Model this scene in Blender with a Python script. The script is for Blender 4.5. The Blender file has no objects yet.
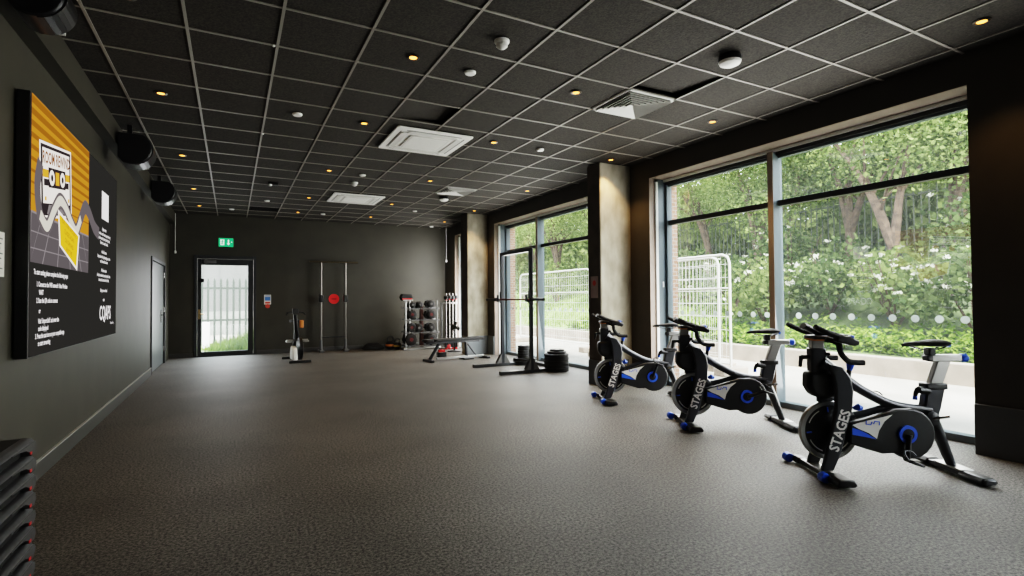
import bpy, math, random
from mathutils import Vector, Matrix
R = math.radians
random.seed(7)
scene = bpy.context.scene
col = scene.collection

# ------------------------------------------------------------------ materials
def nt(m):
    m.use_nodes = True
    return m.node_tree, m.node_tree.nodes, m.node_tree.links

def mat(name, c, rough=.5, metal=0., n=0., ns=20., bump=0., em=None, es=0., spec=.5, c2=None, coat=0.):
    """procedural material: base colour varied by object-space noise (n) and bump"""
    m = bpy.data.materials.new(name)
    t, N, L = nt(m)
    b = N['Principled BSDF']
    b.inputs['Base Color'].default_value = (*c, 1)
    b.inputs['Roughness'].default_value = rough
    b.inputs['Metallic'].default_value = metal
    b.inputs['Specular IOR Level'].default_value = spec
    if coat: b.inputs['Coat Weight'].default_value = coat
    if em:
        b.inputs['Emission Color'].default_value = (*em, 1)
        b.inputs['Emission Strength'].default_value = es
    if n or bump:
        tc = N.new('ShaderNodeTexCoord'); tx = N.new('ShaderNodeTexNoise')
        tx.inputs['Scale'].default_value = ns; tx.inputs['Detail'].default_value = 4
        L.new(tc.outputs['Object'], tx.inputs['Vector'])
        if n:
            rp = N.new('ShaderNodeValToRGB')
            d = c2 if c2 else tuple(max(0, x*(1-n)) for x in c)
            e = c if c2 else tuple(min(1, x*(1+n)) for x in c)
            rp.color_ramp.elements[0].position = .35; rp.color_ramp.elements[0].color = (*d, 1)
            rp.color_ramp.elements[1].position = .65; rp.color_ramp.elements[1].color = (*e, 1)
            L.new(tx.outputs['Fac'], rp.inputs['Fac']); L.new(rp.outputs['Color'], b.inputs['Base Color'])
        if bump:
            bp = N.new('ShaderNodeBump'); bp.inputs['Strength'].default_value = bump
            bp.inputs['Distance'].default_value = .01
            L.new(tx.outputs['Fac'], bp.inputs['Height']); L.new(bp.outputs['Normal'], b.inputs['Normal'])
    return m

def emat(name, c, s):
    m = bpy.data.materials.new(name); t, N, L = nt(m)
    N.remove(N['Principled BSDF'])
    e = N.new('ShaderNodeEmission'); e.inputs['Color'].default_value = (*c, 1); e.inputs['Strength'].default_value = s
    L.new(e.outputs[0], N['Material Output'].inputs['Surface'])
    return m

def leafmat(name, a, b_, tr=.35, sc=.9):
    m = bpy.data.materials.new(name); t, N, L = nt(m)
    N.remove(N['Principled BSDF'])
    g = N.new('ShaderNodeNewGeometry'); rp = N.new('ShaderNodeValToRGB')
    rp.color_ramp.elements[0].color = (*a, 1); rp.color_ramp.elements[1].color = (*b_, 1)
    L.new(g.outputs['Random Per Island'], rp.inputs['Fac'])
    tc = N.new('ShaderNodeTexCoord'); no = N.new('ShaderNodeTexNoise'); no.inputs['Scale'].default_value = sc
    L.new(tc.outputs['Object'], no.inputs['Vector'])
    mr = N.new('ShaderNodeMapRange'); mr.inputs[1].default_value = .3; mr.inputs[2].default_value = .7; mr.inputs[3].default_value = .55; mr.inputs[4].default_value = 1.35
    L.new(no.outputs['Fac'], mr.inputs[0])
    mx = N.new('ShaderNodeVectorMath'); mx.operation = 'SCALE'
    L.new(rp.outputs['Color'], mx.inputs[0]); L.new(mr.outputs[0], mx.inputs['Scale'])
    d = N.new('ShaderNodeBsdfDiffuse'); tl = N.new('ShaderNodeBsdfTranslucent'); ms = N.new('ShaderNodeMixShader')
    ms.inputs[0].default_value = tr
    L.new(mx.outputs[0], d.inputs['Color']); L.new(mx.outputs[0], tl.inputs['Color'])
    L.new(d.outputs[0], ms.inputs[1]); L.new(tl.outputs[0], ms.inputs[2])
    L.new(ms.outputs[0], N['Material Output'].inputs['Surface'])
    return m

def glassmat(name, tint=(.93, .96, .95), refl=1.6):
    m = bpy.data.materials.new(name); t, N, L = nt(m)
    N.remove(N['Principled BSDF'])
    f = N.new('ShaderNodeLayerWeight'); f.inputs['Blend'].default_value = .5
    pw = N.new('ShaderNodeMath'); pw.operation = 'POWER'; pw.inputs[1].default_value = 5.
    mu = N.new('ShaderNodeMath'); mu.operation = 'MULTIPLY_ADD'; mu.use_clamp = True; mu.inputs[1].default_value = .6*refl; mu.inputs[2].default_value = .045*refl
    L.new(f.outputs['Facing'], pw.inputs[0])
    tr = N.new('ShaderNodeBsdfTransparent'); tr.inputs[0].default_value = (*tint, 1)
    gl = N.new('ShaderNodeBsdfGlossy'); gl.inputs['Roughness'].default_value = .0
    ms = N.new('ShaderNodeMixShader')
    L.new(pw.outputs[0], mu.inputs[0]); L.new(mu.outputs[0], ms.inputs[0])
    L.new(tr.outputs[0], ms.inputs[1]); L.new(gl.outputs[0], ms.inputs[2])
    tl = N.new('ShaderNodeBsdfTranslucent'); tl.inputs['Color'].default_value = (.9, .92, .9, 1)
    m2 = N.new('ShaderNodeMixShader'); m2.inputs[0].default_value = .013  # small translucent share puts a pale haze into the panes
    L.new(ms.outputs[0], m2.inputs[1]); L.new(tl.outputs[0], m2.inputs[2])
    L.new(m2.outputs[0], N['Material Output'].inputs['Surface'])
    return m

def floormat():
    m = bpy.data.materials.new('speckled_rubber'); t, N, L = nt(m); b = N['Principled BSDF']
    tc = N.new('ShaderNodeTexCoord')
    n1 = N.new('ShaderNodeTexNoise'); n1.inputs['Scale'].default_value = 62; n1.inputs['Detail'].default_value = 6; n1.inputs['Roughness'].default_value = .85
    n2 = N.new('ShaderNodeTexNoise'); n2.inputs['Scale'].default_value = 1.1; n2.inputs['Detail'].default_value = 5
    L.new(tc.outputs['Object'], n1.inputs['Vector']); L.new(tc.outputs['Object'], n2.inputs['Vector'])
    r1 = N.new('ShaderNodeValToRGB'); r1.color_ramp.elements[0].position = .42; r1.color_ramp.elements[1].position = .62
    r1.color_ramp.elements[0].color = (.012, .011, .010, 1); r1.color_ramp.elements[1].color = (.235, .222, .20, 1)
    L.new(n1.outputs['Fac'], r1.inputs['Fac'])
    r2 = N.new('ShaderNodeMapRange'); r2.inputs[1].default_value = .3; r2.inputs[2].default_value = .7; r2.inputs[3].default_value = .8; r2.inputs[4].default_value = 1.2
    L.new(n2.outputs['Fac'], r2.inputs[0])
    sc = N.new('ShaderNodeVectorMath'); sc.operation = 'SCALE'; L.new(r1.outputs['Color'], sc.inputs[0]); L.new(r2.outputs[0], sc.inputs['Scale'])
    L.new(sc.outputs[0], b.inputs['Base Color'])
    b.inputs['Roughness'].default_value = .62; b.inputs['Specular IOR Level'].default_value = .4
    bp = N.new('ShaderNodeBump'); bp.inputs['Strength'].default_value = .12; bp.inputs['Distance'].default_value = .003
    L.new(n1.outputs['Fac'], bp.inputs['Height']); L.new(bp.outputs['Normal'], b.inputs['Normal'])
    return m

def brickmat():
    m = bpy.data.materials.new('brick'); t, N, L = nt(m); b = N['Principled BSDF']
    tc = N.new('ShaderNodeTexCoord'); br = N.new('ShaderNodeTexBrick'); mp = N.new('ShaderNodeMapping')
    mp.inputs['Rotation'].default_value = (R(90), 0, 0)
    br.inputs['Scale'].default_value = 4.4; br.inputs['Color1'].default_value = (.36, .17, .10, 1); br.inputs['Color2'].default_value = (.45, .25, .16, 1)
    br.inputs['Mortar'].default_value = (.5, .46, .4, 1)
    L.new(tc.outputs['Object'], mp.inputs['Vector']); L.new(mp.outputs[0], br.inputs['Vector']); L.new(br.outputs['Color'], b.inputs['Base Color'])
    b.inputs['Roughness'].default_value = .9
    return m

def concretemat():
    m = bpy.data.materials.new('raw_concrete'); t, N, L = nt(m); b = N['Principled BSDF']
    tc = N.new('ShaderNodeTexCoord'); mp = N.new('ShaderNodeMapping'); mp.inputs['Scale'].default_value = (2.2, 2.2, 1.1)
    n1 = N.new('ShaderNodeTexNoise'); n1.inputs['Scale'].default_value = 2.2; n1.inputs['Detail'].default_value = 8
    L.new(tc.outputs['Object'], mp.inputs['Vector']); L.new(mp.outputs[0], n1.inputs['Vector'])
    rp = N.new('ShaderNodeValToRGB'); rp.color_ramp.elements[0].position = .3; rp.color_ramp.elements[1].position = .7
    rp.color_ramp.elements[0].color = (.20, .18, .13, 1); rp.color_ramp.elements[1].color = (.42, .39, .31, 1)
    L.new(n1.outputs['Fac'], rp.inputs['Fac']); L.new(rp.outputs['Color'], b.inputs['Base Color']); b.inputs['Roughness'].default_value = .8
    return m

M = {}
M['floor'] = floormat()
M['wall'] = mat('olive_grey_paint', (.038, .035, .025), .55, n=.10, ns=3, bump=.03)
M['wallback'] = mat('dark_olive_paint', (.040, .037, .027), .6, n=.10, ns=2.5, bump=.03)
M['wallr'] = mat('brown_black_paint', (.042, .036, .027), .6, n=.10, ns=3, bump=.03)
M['soffit'] = mat('taupe_paint', (.30, .24, .20), .7, n=.06, ns=6)
M['skirt'] = mat('grey_skirting_paint', (.055, .055, .052), .4)
M['skirtlit'] = mat('skirting_highlight', (.32, .32, .30), .4)  # pale tone painted on for the light along the skirting's top edge
M['plinth'] = mat('slate_plinth_paint', (.080, .084, .090), .6, n=.06, ns=4)
M['plinth2'] = mat('pale_slate_plinth_paint', (.17, .19, .2), .6, n=.06, ns=4)
M['tile'] = mat('charcoal_ceiling_tile', (.026, .0225, .018), .95, n=.5, ns=70, bump=.3)
M['grid'] = mat('grey_ceiling_bar', (.22, .205, .18), .5)
M['void'] = mat('black_void', (.004, .004, .004), .95)
M['conc'] = concretemat()
M['brick'] = brickmat()
M['alu'] = mat('blue_grey_aluminium', (.13, .16, .18), .45, metal=.1)
M['alud'] = mat('dark_aluminium', (.035, .037, .04), .45, metal=.2)
M['white'] = mat('white_plastic', (.88, .88, .85), .45)
M['offwhite'] = mat('off_white_plastic', (.70, .70, .67), .5)
M['glass'] = glassmat('window_glass')
M['dot'] = leafmat('frosted_dot', (.75, .78, .76), (.8, .82, .8), .75)
M['black'] = mat('black_plastic', (.007, .007, .0075), .38, n=.15, ns=40)
M['blackm'] = mat('satin_black_metal', (.016, .016, .018), .35, metal=.3)
M['rubber'] = mat('black_rubber', (.014, .014, .014), .75, n=.2, ns=60, bump=.1)
M['frame'] = mat('graphite_metal_paint', (.040, .042, .048), .28, metal=.35, coat=.4)
M['silver'] = mat('brushed_aluminium', (.34, .34, .33), .32, metal=.9)
M['steel'] = mat('polished_steel', (.32, .31, .30), .25, metal=1.)
M['dsteel'] = mat('grey_cast_steel', (.16, .16, .16), .45, metal=.7)
M['blue'] = mat('blue_plastic', (.02, .10, .62), .35)
M['bwhite'] = mat('white_decal', (.68, .66, .62), .4)
M['red'] = mat('red_plastic', (.5, .012, .012), .4)
M['darkred'] = mat('dark_red_plastic', (.10, .008, .008), .5)
M['redsign'] = mat('red_sign_glow_paint', (.62, .012, .012), .45, em=(.8, .01, .01), es=.10)  # faint emission makes the sign paint glow; no lamp in it
M['orange'] = mat('orange_plastic', (.6, .20, .03), .5)
M['stepg'] = mat('grey_step_plastic', (.036, .036, .037), .55, n=.12, ns=50)
M['door'] = mat('grey_door_paint', (.12, .135, .135), .35)
M['pole'] = mat('dull_steel_pole', (.22, .21, .19), .35, metal=.8)
M['brass'] = mat('brass', (.6, .45, .25), .3, metal=.9)
M['green'] = emat('green_exit_light', (.02, .42, .16), 1.0)
M['exitw'] = emat('white_exit_light', (.8, .95, .85), 1.1)
M['paper'] = mat('paper', (.7, .7, .66), .7)
M['pblue'] = mat('blue_print', (.05, .18, .5), .6)
M['pred'] = mat('red_print', (.55, .05, .03), .6)
M['lamp'] = emat('warm_lamp', (1., .40, .06), 5.)
M['bulbrim'] = mat('dark_bronze_ring', (.05, .035, .02), .35, metal=.6)
M['pave'] = mat('pale_paving', (.34, .31, .27), .85, n=.18, ns=1.2)
M['lowwall'] = mat('weathered_concrete', (.30, .25, .21), .9, n=.22, ns=2.0)
M['soil'] = mat('mossy_soil', (.06, .085, .03), .95, n=.4, ns=2.)
M['lawn'] = mat('rough_turf', (.13, .20, .045), .95, n=.35, ns=5.)
M['bark'] = mat('brown_bark', (.085, .055, .038), .9, n=.4, ns=9., bump=.4)
M['leafA'] = leafmat('fresh_leaf', (.085, .13, .04), (.25, .31, .11), .5)
M['leafB'] = leafmat('deep_leaf', (.045, .075, .028), (.15, .20, .075), .45)
M['leafC'] = leafmat('pale_leaf', (.13, .18, .06), (.34, .40, .16), .5)
M['leafD'] = leafmat('ground_leaf', (.07, .15, .02), (.26, .36, .08), .4, 2.)
M['blossom'] = leafmat('white_blossom', (.55, .56, .45), (.8, .8, .7), .2)
M['heras'] = mat('white_galvanised_steel', (.62, .62, .60), .45, metal=.2)
M['palis'] = mat('grey_green_palisade', (.05, .062, .052), .6, metal=.1)
M['clad'] = mat('pale_cladding', (.11, .11, .108), .6, n=.05, ns=1.)
M['darkrail'] = mat('dark_railing', (.07, .08, .06), .6)

# ------------------------------------------------------------------ mesh builder
class MB:
    def __init__(s): s.v = []; s.f = []; s.m = []
    def add(s, vs, fs, m=0):
        b = len(s.v); s.v += [tuple(v) for v in vs]
        for f in fs: s.f.append(tuple(i+b for i in f)); s.m.append(m)
        return s
    def box(s, x0, x1, y0, y1, z0, z1, m=0, T=None):
        vs = [Vector(p) for p in ((x0,y0,z0),(x1,y0,z0),(x1,y1,z0),(x0,y1,z0),(x0,y0,z1),(x1,y0,z1),(x1,y1,z1),(x0,y1,z1))]
        if T: vs = [T @ v for v in vs]
        return s.add(vs, [(3,2,1,0),(4,5,6,7),(0,1,5,4),(1,2,6,5),(2,3,7,6),(3,0,4,7)], m)
    def prism(s, pts, ax, a, b, m=0, T=None):
        """2D polygon extruded along axis ax between a and b"""
        def P(p, h):
            v = {'x': (h, p[0], p[1]), 'y': (p[0], h, p[1]), 'z': (p[0], p[1], h)}[ax]
            return T @ Vector(v) if T else Vector(v)
        n = len(pts)
        area = sum(pts[i][0]*pts[(i+1) % n][1]-pts[(i+1) % n][0]*pts[i][1] for i in range(n))
        if (area < 0) != (ax == 'y'): pts = pts[::-1]
        vs = [P(p, a) for p in pts]+[P(p, b) for p in pts]
        fs = [tuple(range(n-1, -1, -1)), tuple(range(n, 2*n))]+[(i, (i+1) % n, n+(i+1) % n, n+i) for i in range(n)]
        return s.add(vs, fs, m)
    def tube(s, pts, r, seg=10, m=0, sq=None, up=None, cap=True):
        """sweep a circle (or ellipse sq=(a,b) multipliers) along pts; r number or list"""
        pts = [Vector(p) for p in pts]; n = len(pts)
        rs = r if isinstance(r, (list, tuple)) else [r]*n
        t0 = (pts[1]-pts[0]).normalized()
        u = Vector(up) if up else (Vector((0,0,1)) if abs(t0.z) < .9 else Vector((0,1,0)))
        vs = []; a, b = sq if sq else (1, 1)
        for i, p in enumerate(pts):
            t = (pts[min(i+1, n-1)]-pts[max(i-1, 0)]).normalized()
            x = u.cross(t); x = x.normalized() if x.length > 1e-6 else Vector((1,0,0))
            y = t.cross(x).normalized()
            if not up: u = y
            for k in range(seg):
                q = 2*math.pi*k/seg
                vs.append(p+x*(math.cos(q)*rs[i]*a)+y*(math.sin(q)*rs[i]*b))
        fs = [(i*seg+k, i*seg+(k+1) % seg, (i+1)*seg+(k+1) % seg, (i+1)*seg+k) for i in range(n-1) for k in range(seg)]
        if cap: fs += [tuple(range(seg-1, -1, -1)), tuple(range((n-1)*seg, n*seg))]
        return s.add(vs, fs, m)
    def cyl(s, p0, p1, r0, r1=None, seg=16, m=0):
        return s.tube([p0, p1], [r0, r0 if r1 is None else r1], seg, m)
    def lathe(s, prof, o, ax='z', seg=24, m=0, ring=False):
        """profile of (radius, height) revolved about axis through o"""
        vs = []; n = len(prof)
        for r, h in prof:
            for k in range(seg):
                q = 2*math.pi*k/seg; a, b = r*math.cos(q), r*math.sin(q)
                vs.append(Vector(o)+Vector({'z': (a, b, h), 'y': (b, h, a), 'x': (h, a, b)}[ax]))
        fs = [(i*seg+k, i*seg+(k+1) % seg, (i+1)*seg+(k+1) % seg, (i+1)*seg+k) for i in range(n-1) for k in range(seg)]
        if ring: fs += [((n-1)*seg+k, (n-1)*seg+(k+1) % seg, (k+1) % seg, k) for k in range(seg)]
        else: fs += [tuple(range(seg-1, -1, -1)), tuple(range((n-1)*seg, n*seg))]
        return s.add(vs, fs, m)
    def ell(s, c, r, seg=16, ring=10, m=0, T=None):
        vs = []; fs = []
        for i in range(1, ring):
            a = math.pi*i/ring
            for k in range(seg):
                q = 2*math.pi*k/seg
                vs.append((math.sin(a)*math.cos(q), math.sin(a)*math.sin(q), math.cos(a)))
        vs += [(0,0,1), (0,0,-1)]; t = len(vs)-2
        for i in range(ring-2):
            for k in range(seg): fs.append((i*seg+k, (i+1)*seg+k, (i+1)*seg+(k+1) % seg, i*seg+(k+1) % seg))
        for k in range(seg):
            fs.append((t, k, (k+1) % seg)); e = (ring-2)*seg; fs.append((t+1, e+(k+1) % seg, e+k))
        V = [Vector((v[0]*r[0], v[1]*r[1], v[2]*r[2])) for v in vs]
        if T: V = [T @ v for v in V]
        return s.add([v+Vector(c) for v in V], fs, m)
    def quad(s, a, b, c, d, m=0): return s.add([a, b, c, d], [(0,1,2,3)], m)
    def text(s, body, size, o, ux, uy, m=0, align='LEFT', sx=1., depth=0., bold=0.):
        cu = bpy.data.curves.new('t', 'FONT'); cu.body = body; cu.size = size; cu.align_x = align; cu.resolution_u = 2
        cu.offset = bold
        ob = bpy.data.objects.new('t', cu); col.objects.link(ob)
        dg = bpy.context.evaluated_depsgraph_get()
        me = bpy.data.meshes.new_from_object(ob.evaluated_get(dg))
        ux, uy, o = Vector(ux), Vector(uy), Vector(o); nn = ux.cross(uy)
        s.add([o+ux*(v.co.x*sx)+uy*v.co.y+nn*v.co.z for v in me.vertices], [tuple(p.vertices) for p in me.polygons], m)
        bpy.data.objects.remove(ob); bpy.data.meshes.remove(me); bpy.data.curves.remove(cu)
        return s
    def build(s, name, mats, parent=None, smooth=True, bevel=0., seg=2, angle=40):
        me = bpy.data.meshes.new(name); me.from_pydata(s.v, [], s.f)
        if not isinstance(mats, (list, tuple)): mats = [mats]
        for m in mats: me.materials.append(M[m] if isinstance(m, str) else m)
        me.polygons.foreach_set('material_index', s.m)
        if smooth:
            me.polygons.foreach_set('use_smooth', [True]*len(me.polygons)); me.set_sharp_from_angle(angle=R(angle))
        me.update()
        o = bpy.data.objects.new(name, me); col.objects.link(o)
        if parent: o.parent = parent
        if bevel:
            b = o.modifiers.new('bevel', 'BEVEL'); b.width = bevel; b.segments = seg; b.limit_method = 'ANGLE'; b.angle_limit = R(35)
        return o

def rrect(w, h, r, n=5, cx=0, cy=0):
    out = []
    for sx, sy, a0 in ((1,1,0),(-1,1,90),(-1,-1,180),(1,-1,270)):
        for i in range(n+1):
            a = R(a0+90*i/n); out.append((cx+sx*(w/2-r)+r*math.cos(a), cy+sy*(h/2-r)+r*math.sin(a)))
    return out

def bez(p, n=8):
    """Catmull-Rom through points"""
    p = [Vector(x) for x in p]; q = [p[0]*2-p[1]]+p+[p[-1]*2-p[-2]]; out = []
    for i in range(1, len(q)-2):
        for k in range(n):
            t = k/n; a, b, c, d = q[i-1:i+3]
            out.append(.5*((2*b)+(c-a)*t+(2*a-5*b+4*c-d)*t*t+(3*b-a-3*c+d)*t**3))
    out.append(p[-1]); return out

def tag(o, label, cat, group=None, kind=None):
    o['label'] = label; o['category'] = cat
    if group: o['group'] = group
    if kind: o['kind'] = kind
    return o
def thing(name, label, cat, loc=(0,0,0), rz=0., group=None, kind=None):
    o = bpy.data.objects.new(name, None); col.objects.link(o); o.empty_display_size = .1
    o.location = loc; o.rotation_euler = (0,0,rz)
    return tag(o, label, cat, group, kind)
def struct(o): o['kind'] = 'structure'; return o
def dup(o, label=None, loc=None, rz=None, parent=None):
    c = o.copy(); col.objects.link(c); c.parent = parent
    if label: c['label'] = label
    if loc: c.location = loc
    if rz is not None: c.rotation_euler = (0,0,rz)
    for ch in list(o.children): dup(ch, parent=c)
    return c

# ------------------------------------------------------------------ room dimensions (metres)
CAMH, ZC, XL, YB, XR = 1.2667, 3.246, -1.236, 13.9, 5.277
Y0 = -3.0; ZT = 3.7; XF0, XF1 = 5.56, 5.66; ZH = 2.98
WIN = [(2.01, 5.715, 3.95), (7.07, 10.77, 9.25), (12.02, 13.17, None), (-2.6, 1.05, -.7)]  # last opening is added, unseen behind the camera, to light the bikes

# ------------------------------------------------------------------ setting
struct(MB().box(XL-.3, 5.6, Y0-.3, YB+.2, -.12, 0).build('floor', 'floor', smooth=False))
b = MB().box(XL-.25, XL, Y0-.25, 10.95, 0, ZT).box(XL-.25, XL, 13.03, YB+.25, 0, ZT).box(XL-.25, XL, 10.95, 13.03, 2.06, ZT).box(XL-.25, XL-.1, 10.95, 13.03, 0, 2.06)
struct(b.build('wall_left', 'wall', smooth=False))
b = MB().box(XL, -.76, YB, YB+.22, 0, ZT).box(.51, 5.8, YB, YB+.22, 0, ZT).box(-.76, .51, YB, YB+.22, 2.32, ZT)
struct(b.build('wall_back', 'wallback', smooth=False))
struct(MB().box(XL, XR, Y0-.25, Y0, 0, ZT).build('wall_front', 'wallback', smooth=False))
segs = [(Y0, WIN[3][0]), (WIN[3][1], WIN[0][0]), (WIN[0][1], WIN[1][0]), (WIN[1][1], WIN[2][0]), (WIN[2][1], YB)]
b = MB().box(XR, XF1, Y0, YB, ZH+.004, ZT)
for a, c in segs: b.box(XR, XF1, a, c, 0, ZH+.004)
struct(b.build('wall_right', 'wallr', smooth=False))
b = MB()
for a, c in segs: b.box(XF1, XF1+.16, a, c, -.1, 2.93)
b.box(XF1, XF1+.16, Y0, YB+.22, 2.93, 3.85)
struct(b.build('wall_outer_brick', 'brick', smooth=False))
b = MB()
for a, c, m_ in WIN: b.box(XR+.004, XF0, a, c, ZH, ZH+.004)
struct(b.build('trim_1', 'soffit', smooth=False))       # taupe soffits over the windows
b = MB()
for a, c, m_ in WIN:
    b.box(XR+.003, XR+.10, c-.004, c, 0, ZH)
struct(b.build('trim_2', 'soffit', smooth=False))       # window reveals
struct(MB().box(XL-.3, 5.9, Y0-.3, YB+.3, ZT, ZT+.2).build('roof_slab', 'void', smooth=False))  # unseen slab put over the ceiling void to keep it dark
# skirting and plinths
struct(MB().box(XL, XL+.018, Y0, 10.93, 0, .125).build('baseboard_left', 'skirt', smooth=False, bevel=.004))
struct(MB().box(XL, -.78, YB-.018, YB, 0, .10).box(.53, XR, YB-.018, YB, 0, .10).build('baseboard_back', 'skirt', smooth=False, bevel=.004))
struct(MB().box(XR-.03, XR, WIN[3][1]+.004, WIN[0][0]-.004, 0, .40).box(XR-.03, XR, Y0, WIN[3][0]-.004, 0, .40).build('baseboard_right', 'plinth', smooth=False, bevel=.005))
struct(MB().box(XR-.025, XR, 11.5, WIN[2][0]-.01, 0, .42).box(XR-.025, XR, WIN[1][1]+.01, 11.12, 0, .42).box(4.745, XR-.025, 11.095, 11.12, 0, .42).build('baseboard_far', 'plinth2', smooth=False, bevel=.005))
struct(MB().box(4.715, 5.2, 6.095, 6.12, 0, .36).box(4.695, 4.72, 6.10, 6.42, 0, .36).build('baseboard_column', 'plinth', smooth=False, bevel=.005))
struct(MB().box(XL, XL+.020, Y0, 10.93, .125, .133).build('baseboard_left_highlight', 'skirtlit', smooth=False))  # thin strip painting the lit top edge of the skirting
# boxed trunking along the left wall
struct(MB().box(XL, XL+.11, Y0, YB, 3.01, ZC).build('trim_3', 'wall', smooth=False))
# concrete columns
struct(MB().box(4.72, XR+.02, 6.12, 6.42, 0, ZC).build('column', 'conc', smooth=False, bevel=.012))
struct(MB().box(4.77, XR+.02, 11.12, 11.5, 0, ZC).build('column', 'conc', smooth=False, bevel=.012))
# thin dark brown sheet on the flank of each column, darker than the front
M['cheek'] = mat('dark_brown_flank', (.085, .068, .054), .8, n=.2, ns=4.)
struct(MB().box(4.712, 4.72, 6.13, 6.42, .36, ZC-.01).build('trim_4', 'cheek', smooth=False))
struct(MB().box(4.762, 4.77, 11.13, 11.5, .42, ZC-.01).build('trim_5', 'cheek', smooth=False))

# suspended ceiling: tiles in one mesh, bars in another
GX, GY = -.893, 3.228
lifted = {(7, 0): (.05, 1), (4, 3): (.06, 0), (2, 15): None}
b = MB()
for i in range(-1, 11):
    for j in range(-11, 19):
        x0, x1 = max(XL+.01, GX+.6*i+.004), min(XR, GX+.6*i+.596)
        y0, y1 = max(Y0, GY+.6*j+.004), min(YB, GY+.6*j+.596)
        if x1-x0 < .02 or y1-y0 < .02: continue
        lf = lifted.get((i, j), 0)
        if lf is None: continue
        z = ZC+.004
        if lf:
            h, k = lf
            dz = [0, h*.25, h, h*.8] if k else [0, h, h*.8, 0]
        else: dz = [0]*4
        b.add([(x0,y0,z+dz[0]),(x1,y0,z+dz[1]),(x1,y1,z+dz[2]),(x0,y1,z+dz[3]),(x0,y0,z+.02+dz[0]),(x1,y0,z+.02+dz[1]),(x1,y1,z+.02+dz[2]),(x0,y1,z+.02+dz[3])],
              [(3,2,1,0),(4,5,6,7),(0,1,5,4),(1,2,6,5),(2,3,7,6),(3,0,4,7)])
ceil = struct(b.build('ceiling', 'tile', smooth=False))
b = MB(); w = .010
for i in range(0, 11): b.box(GX+.6*i-w, GX+.6*i+w, Y0, YB, ZC-.004, ZC+.004)
for j in range(-10, 18): b.box(XL+.11, XR, GY+.6*j-w, GY+.6*j+w, ZC-.0035, ZC+.004)
struct(b.build('ceiling_grid', 'grid', parent=ceil, smooth=False))

# windows
def window(n, a, c, mull, dots):
    root = thing('window_%d' % n, 'w', 'window'); del root['label']; del root['category']; struct(root)
    fr = MB()
    fr.box(XF0, XF1, c-.06, c-.004, 0, ZH).box(XF0, XF1, a, a+.06, 0, ZH)
    fr.box(XF0, XF1, a, c, 0, .065).box(XF0+.03, XF1, a, c, 2.88, ZH)
    fr.box(XR+.145, XF0, c-.02, c-.004, 0, ZH)
    fr.build('window_frame', 'alu', root, False, .004)
    MB().box(XR+.10, XR+.145, c-.03, c-.004, 0, ZH-.04).build('blind_channel', 'white', root, False, .003)
    MB().box(XF0-.03, XF0+.03, a, c, ZH-.035, ZH-.002).build('blind_cassette', 'white', root, False, .004)
    MB().box(XF0-.005, XF0+.035, a+.03, c-.03, ZH-.075, ZH-.036).build('blind_recess', 'alud', root, False)
    parts = [(a+.06, c-.06)]
    if mull:
        MB().box(XF0-.06, XF1, mull-.035, mull+.035, 0, ZH-.036).build('mullion', ['alu'], root, False, .004)
        MB().box(XF0-.066, XF0-.06, mull-.035, mull+.035, 0, ZH-.036).build('mullion_cover', 'soffit', root, False)
        parts = [(a+.06, mull-.035), (mull+.035, c-.06)]
    for p, q in parts:
        MB().box(XF0+.02, XF1, p, q, 2.32, 2.385).build('transom', 'alud', root, False, .004)
        for z0, z1 in ((.065, 2.32), (2.385, 2.88)):
            MB().box(XF0+.055, XF0+.061, p, q, z0, z1).build('pane', 'glass', root, False)
    if dots:
        d = MB()
        for p, q in parts:
            k = int((q-p-.2)/.19)
            for i in range(k+1):
                y = p+.12+i*.19
                d.lathe([(.034, 0), (.034, .001)], (XF0+.053, y, 1.055), 'x', 16)
        dd = d.build('privacy_dots', 'dot', root, False)
    return root
window(1, *WIN[0], True); window(2, *WIN[1], True); window(3, *WIN[2], True); window(4, *WIN[3], True)  # the fourth is the added, unseen window

# blind chain tidy on the far reveal of the first window
t = thing('blind_chain', 'thin white blind chain hanging down the reveal of the nearest big window', 'blind chain', (XF0-.05, 5.70, 0), kind='thing')
MB().cyl((0,0,1.05), (0,0,2.9), .004, seg=6).build('chain', 'white', t)
MB().box(-.012, .012, -.012, .009, 1.42, 1.50).build('chain_holder', 'white', t, bevel=.004)

# back door
d = thing('door_1', 'x', 'door', (0, YB, 0)); del d['label']; del d['category']; struct(d)
b = MB().box(-.76, -.70, -.02, .12, 0, 2.32).box(.45, .51, -.02, .12, 0, 2.32).box(-.70, .45, -.02, .12, 2.24, 2.32).box(-.70, .45, 0, .12, 0, .02)
b.build('door_frame', 'alud', d, False, .004)
b = MB().box(-.695, -.615, .02, .08, .02, 2.235).box(.335, .445, .02, .08, .02, 2.235).box(-.615, .335, .02, .08, 2.10, 2.235).box(-.615, .335, .02, .08, .02, .11)
b.build('door_leaf', 'alud', d, False, .005)
MB().box(-.615, .335, .045, .051, .11, 2.10).build('pane', 'glass', d, False)
b = MB().box(-.56, -.32, -.03, .02, 2.14, 2.21).cyl((-.52, -.035, 2.17), (-.52, -.02, 2.17), .05)
b.build('door_closer', 'dsteel', d, True, .006)
b = MB().box(-.675, -.635, 0, .02, .86, 1.08).cyl((-.655, 0, .98), (-.655, -.05, .98), .011).cyl((-.655, -.05, .98), (-.55, -.05, .97), .011)
b.build('door_handle', 'brass', d, True)
MB().box(-.66, -.56, -.005, .02, 1.70, 1.78).build('lock_box', 'black', d, True, .006)

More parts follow.
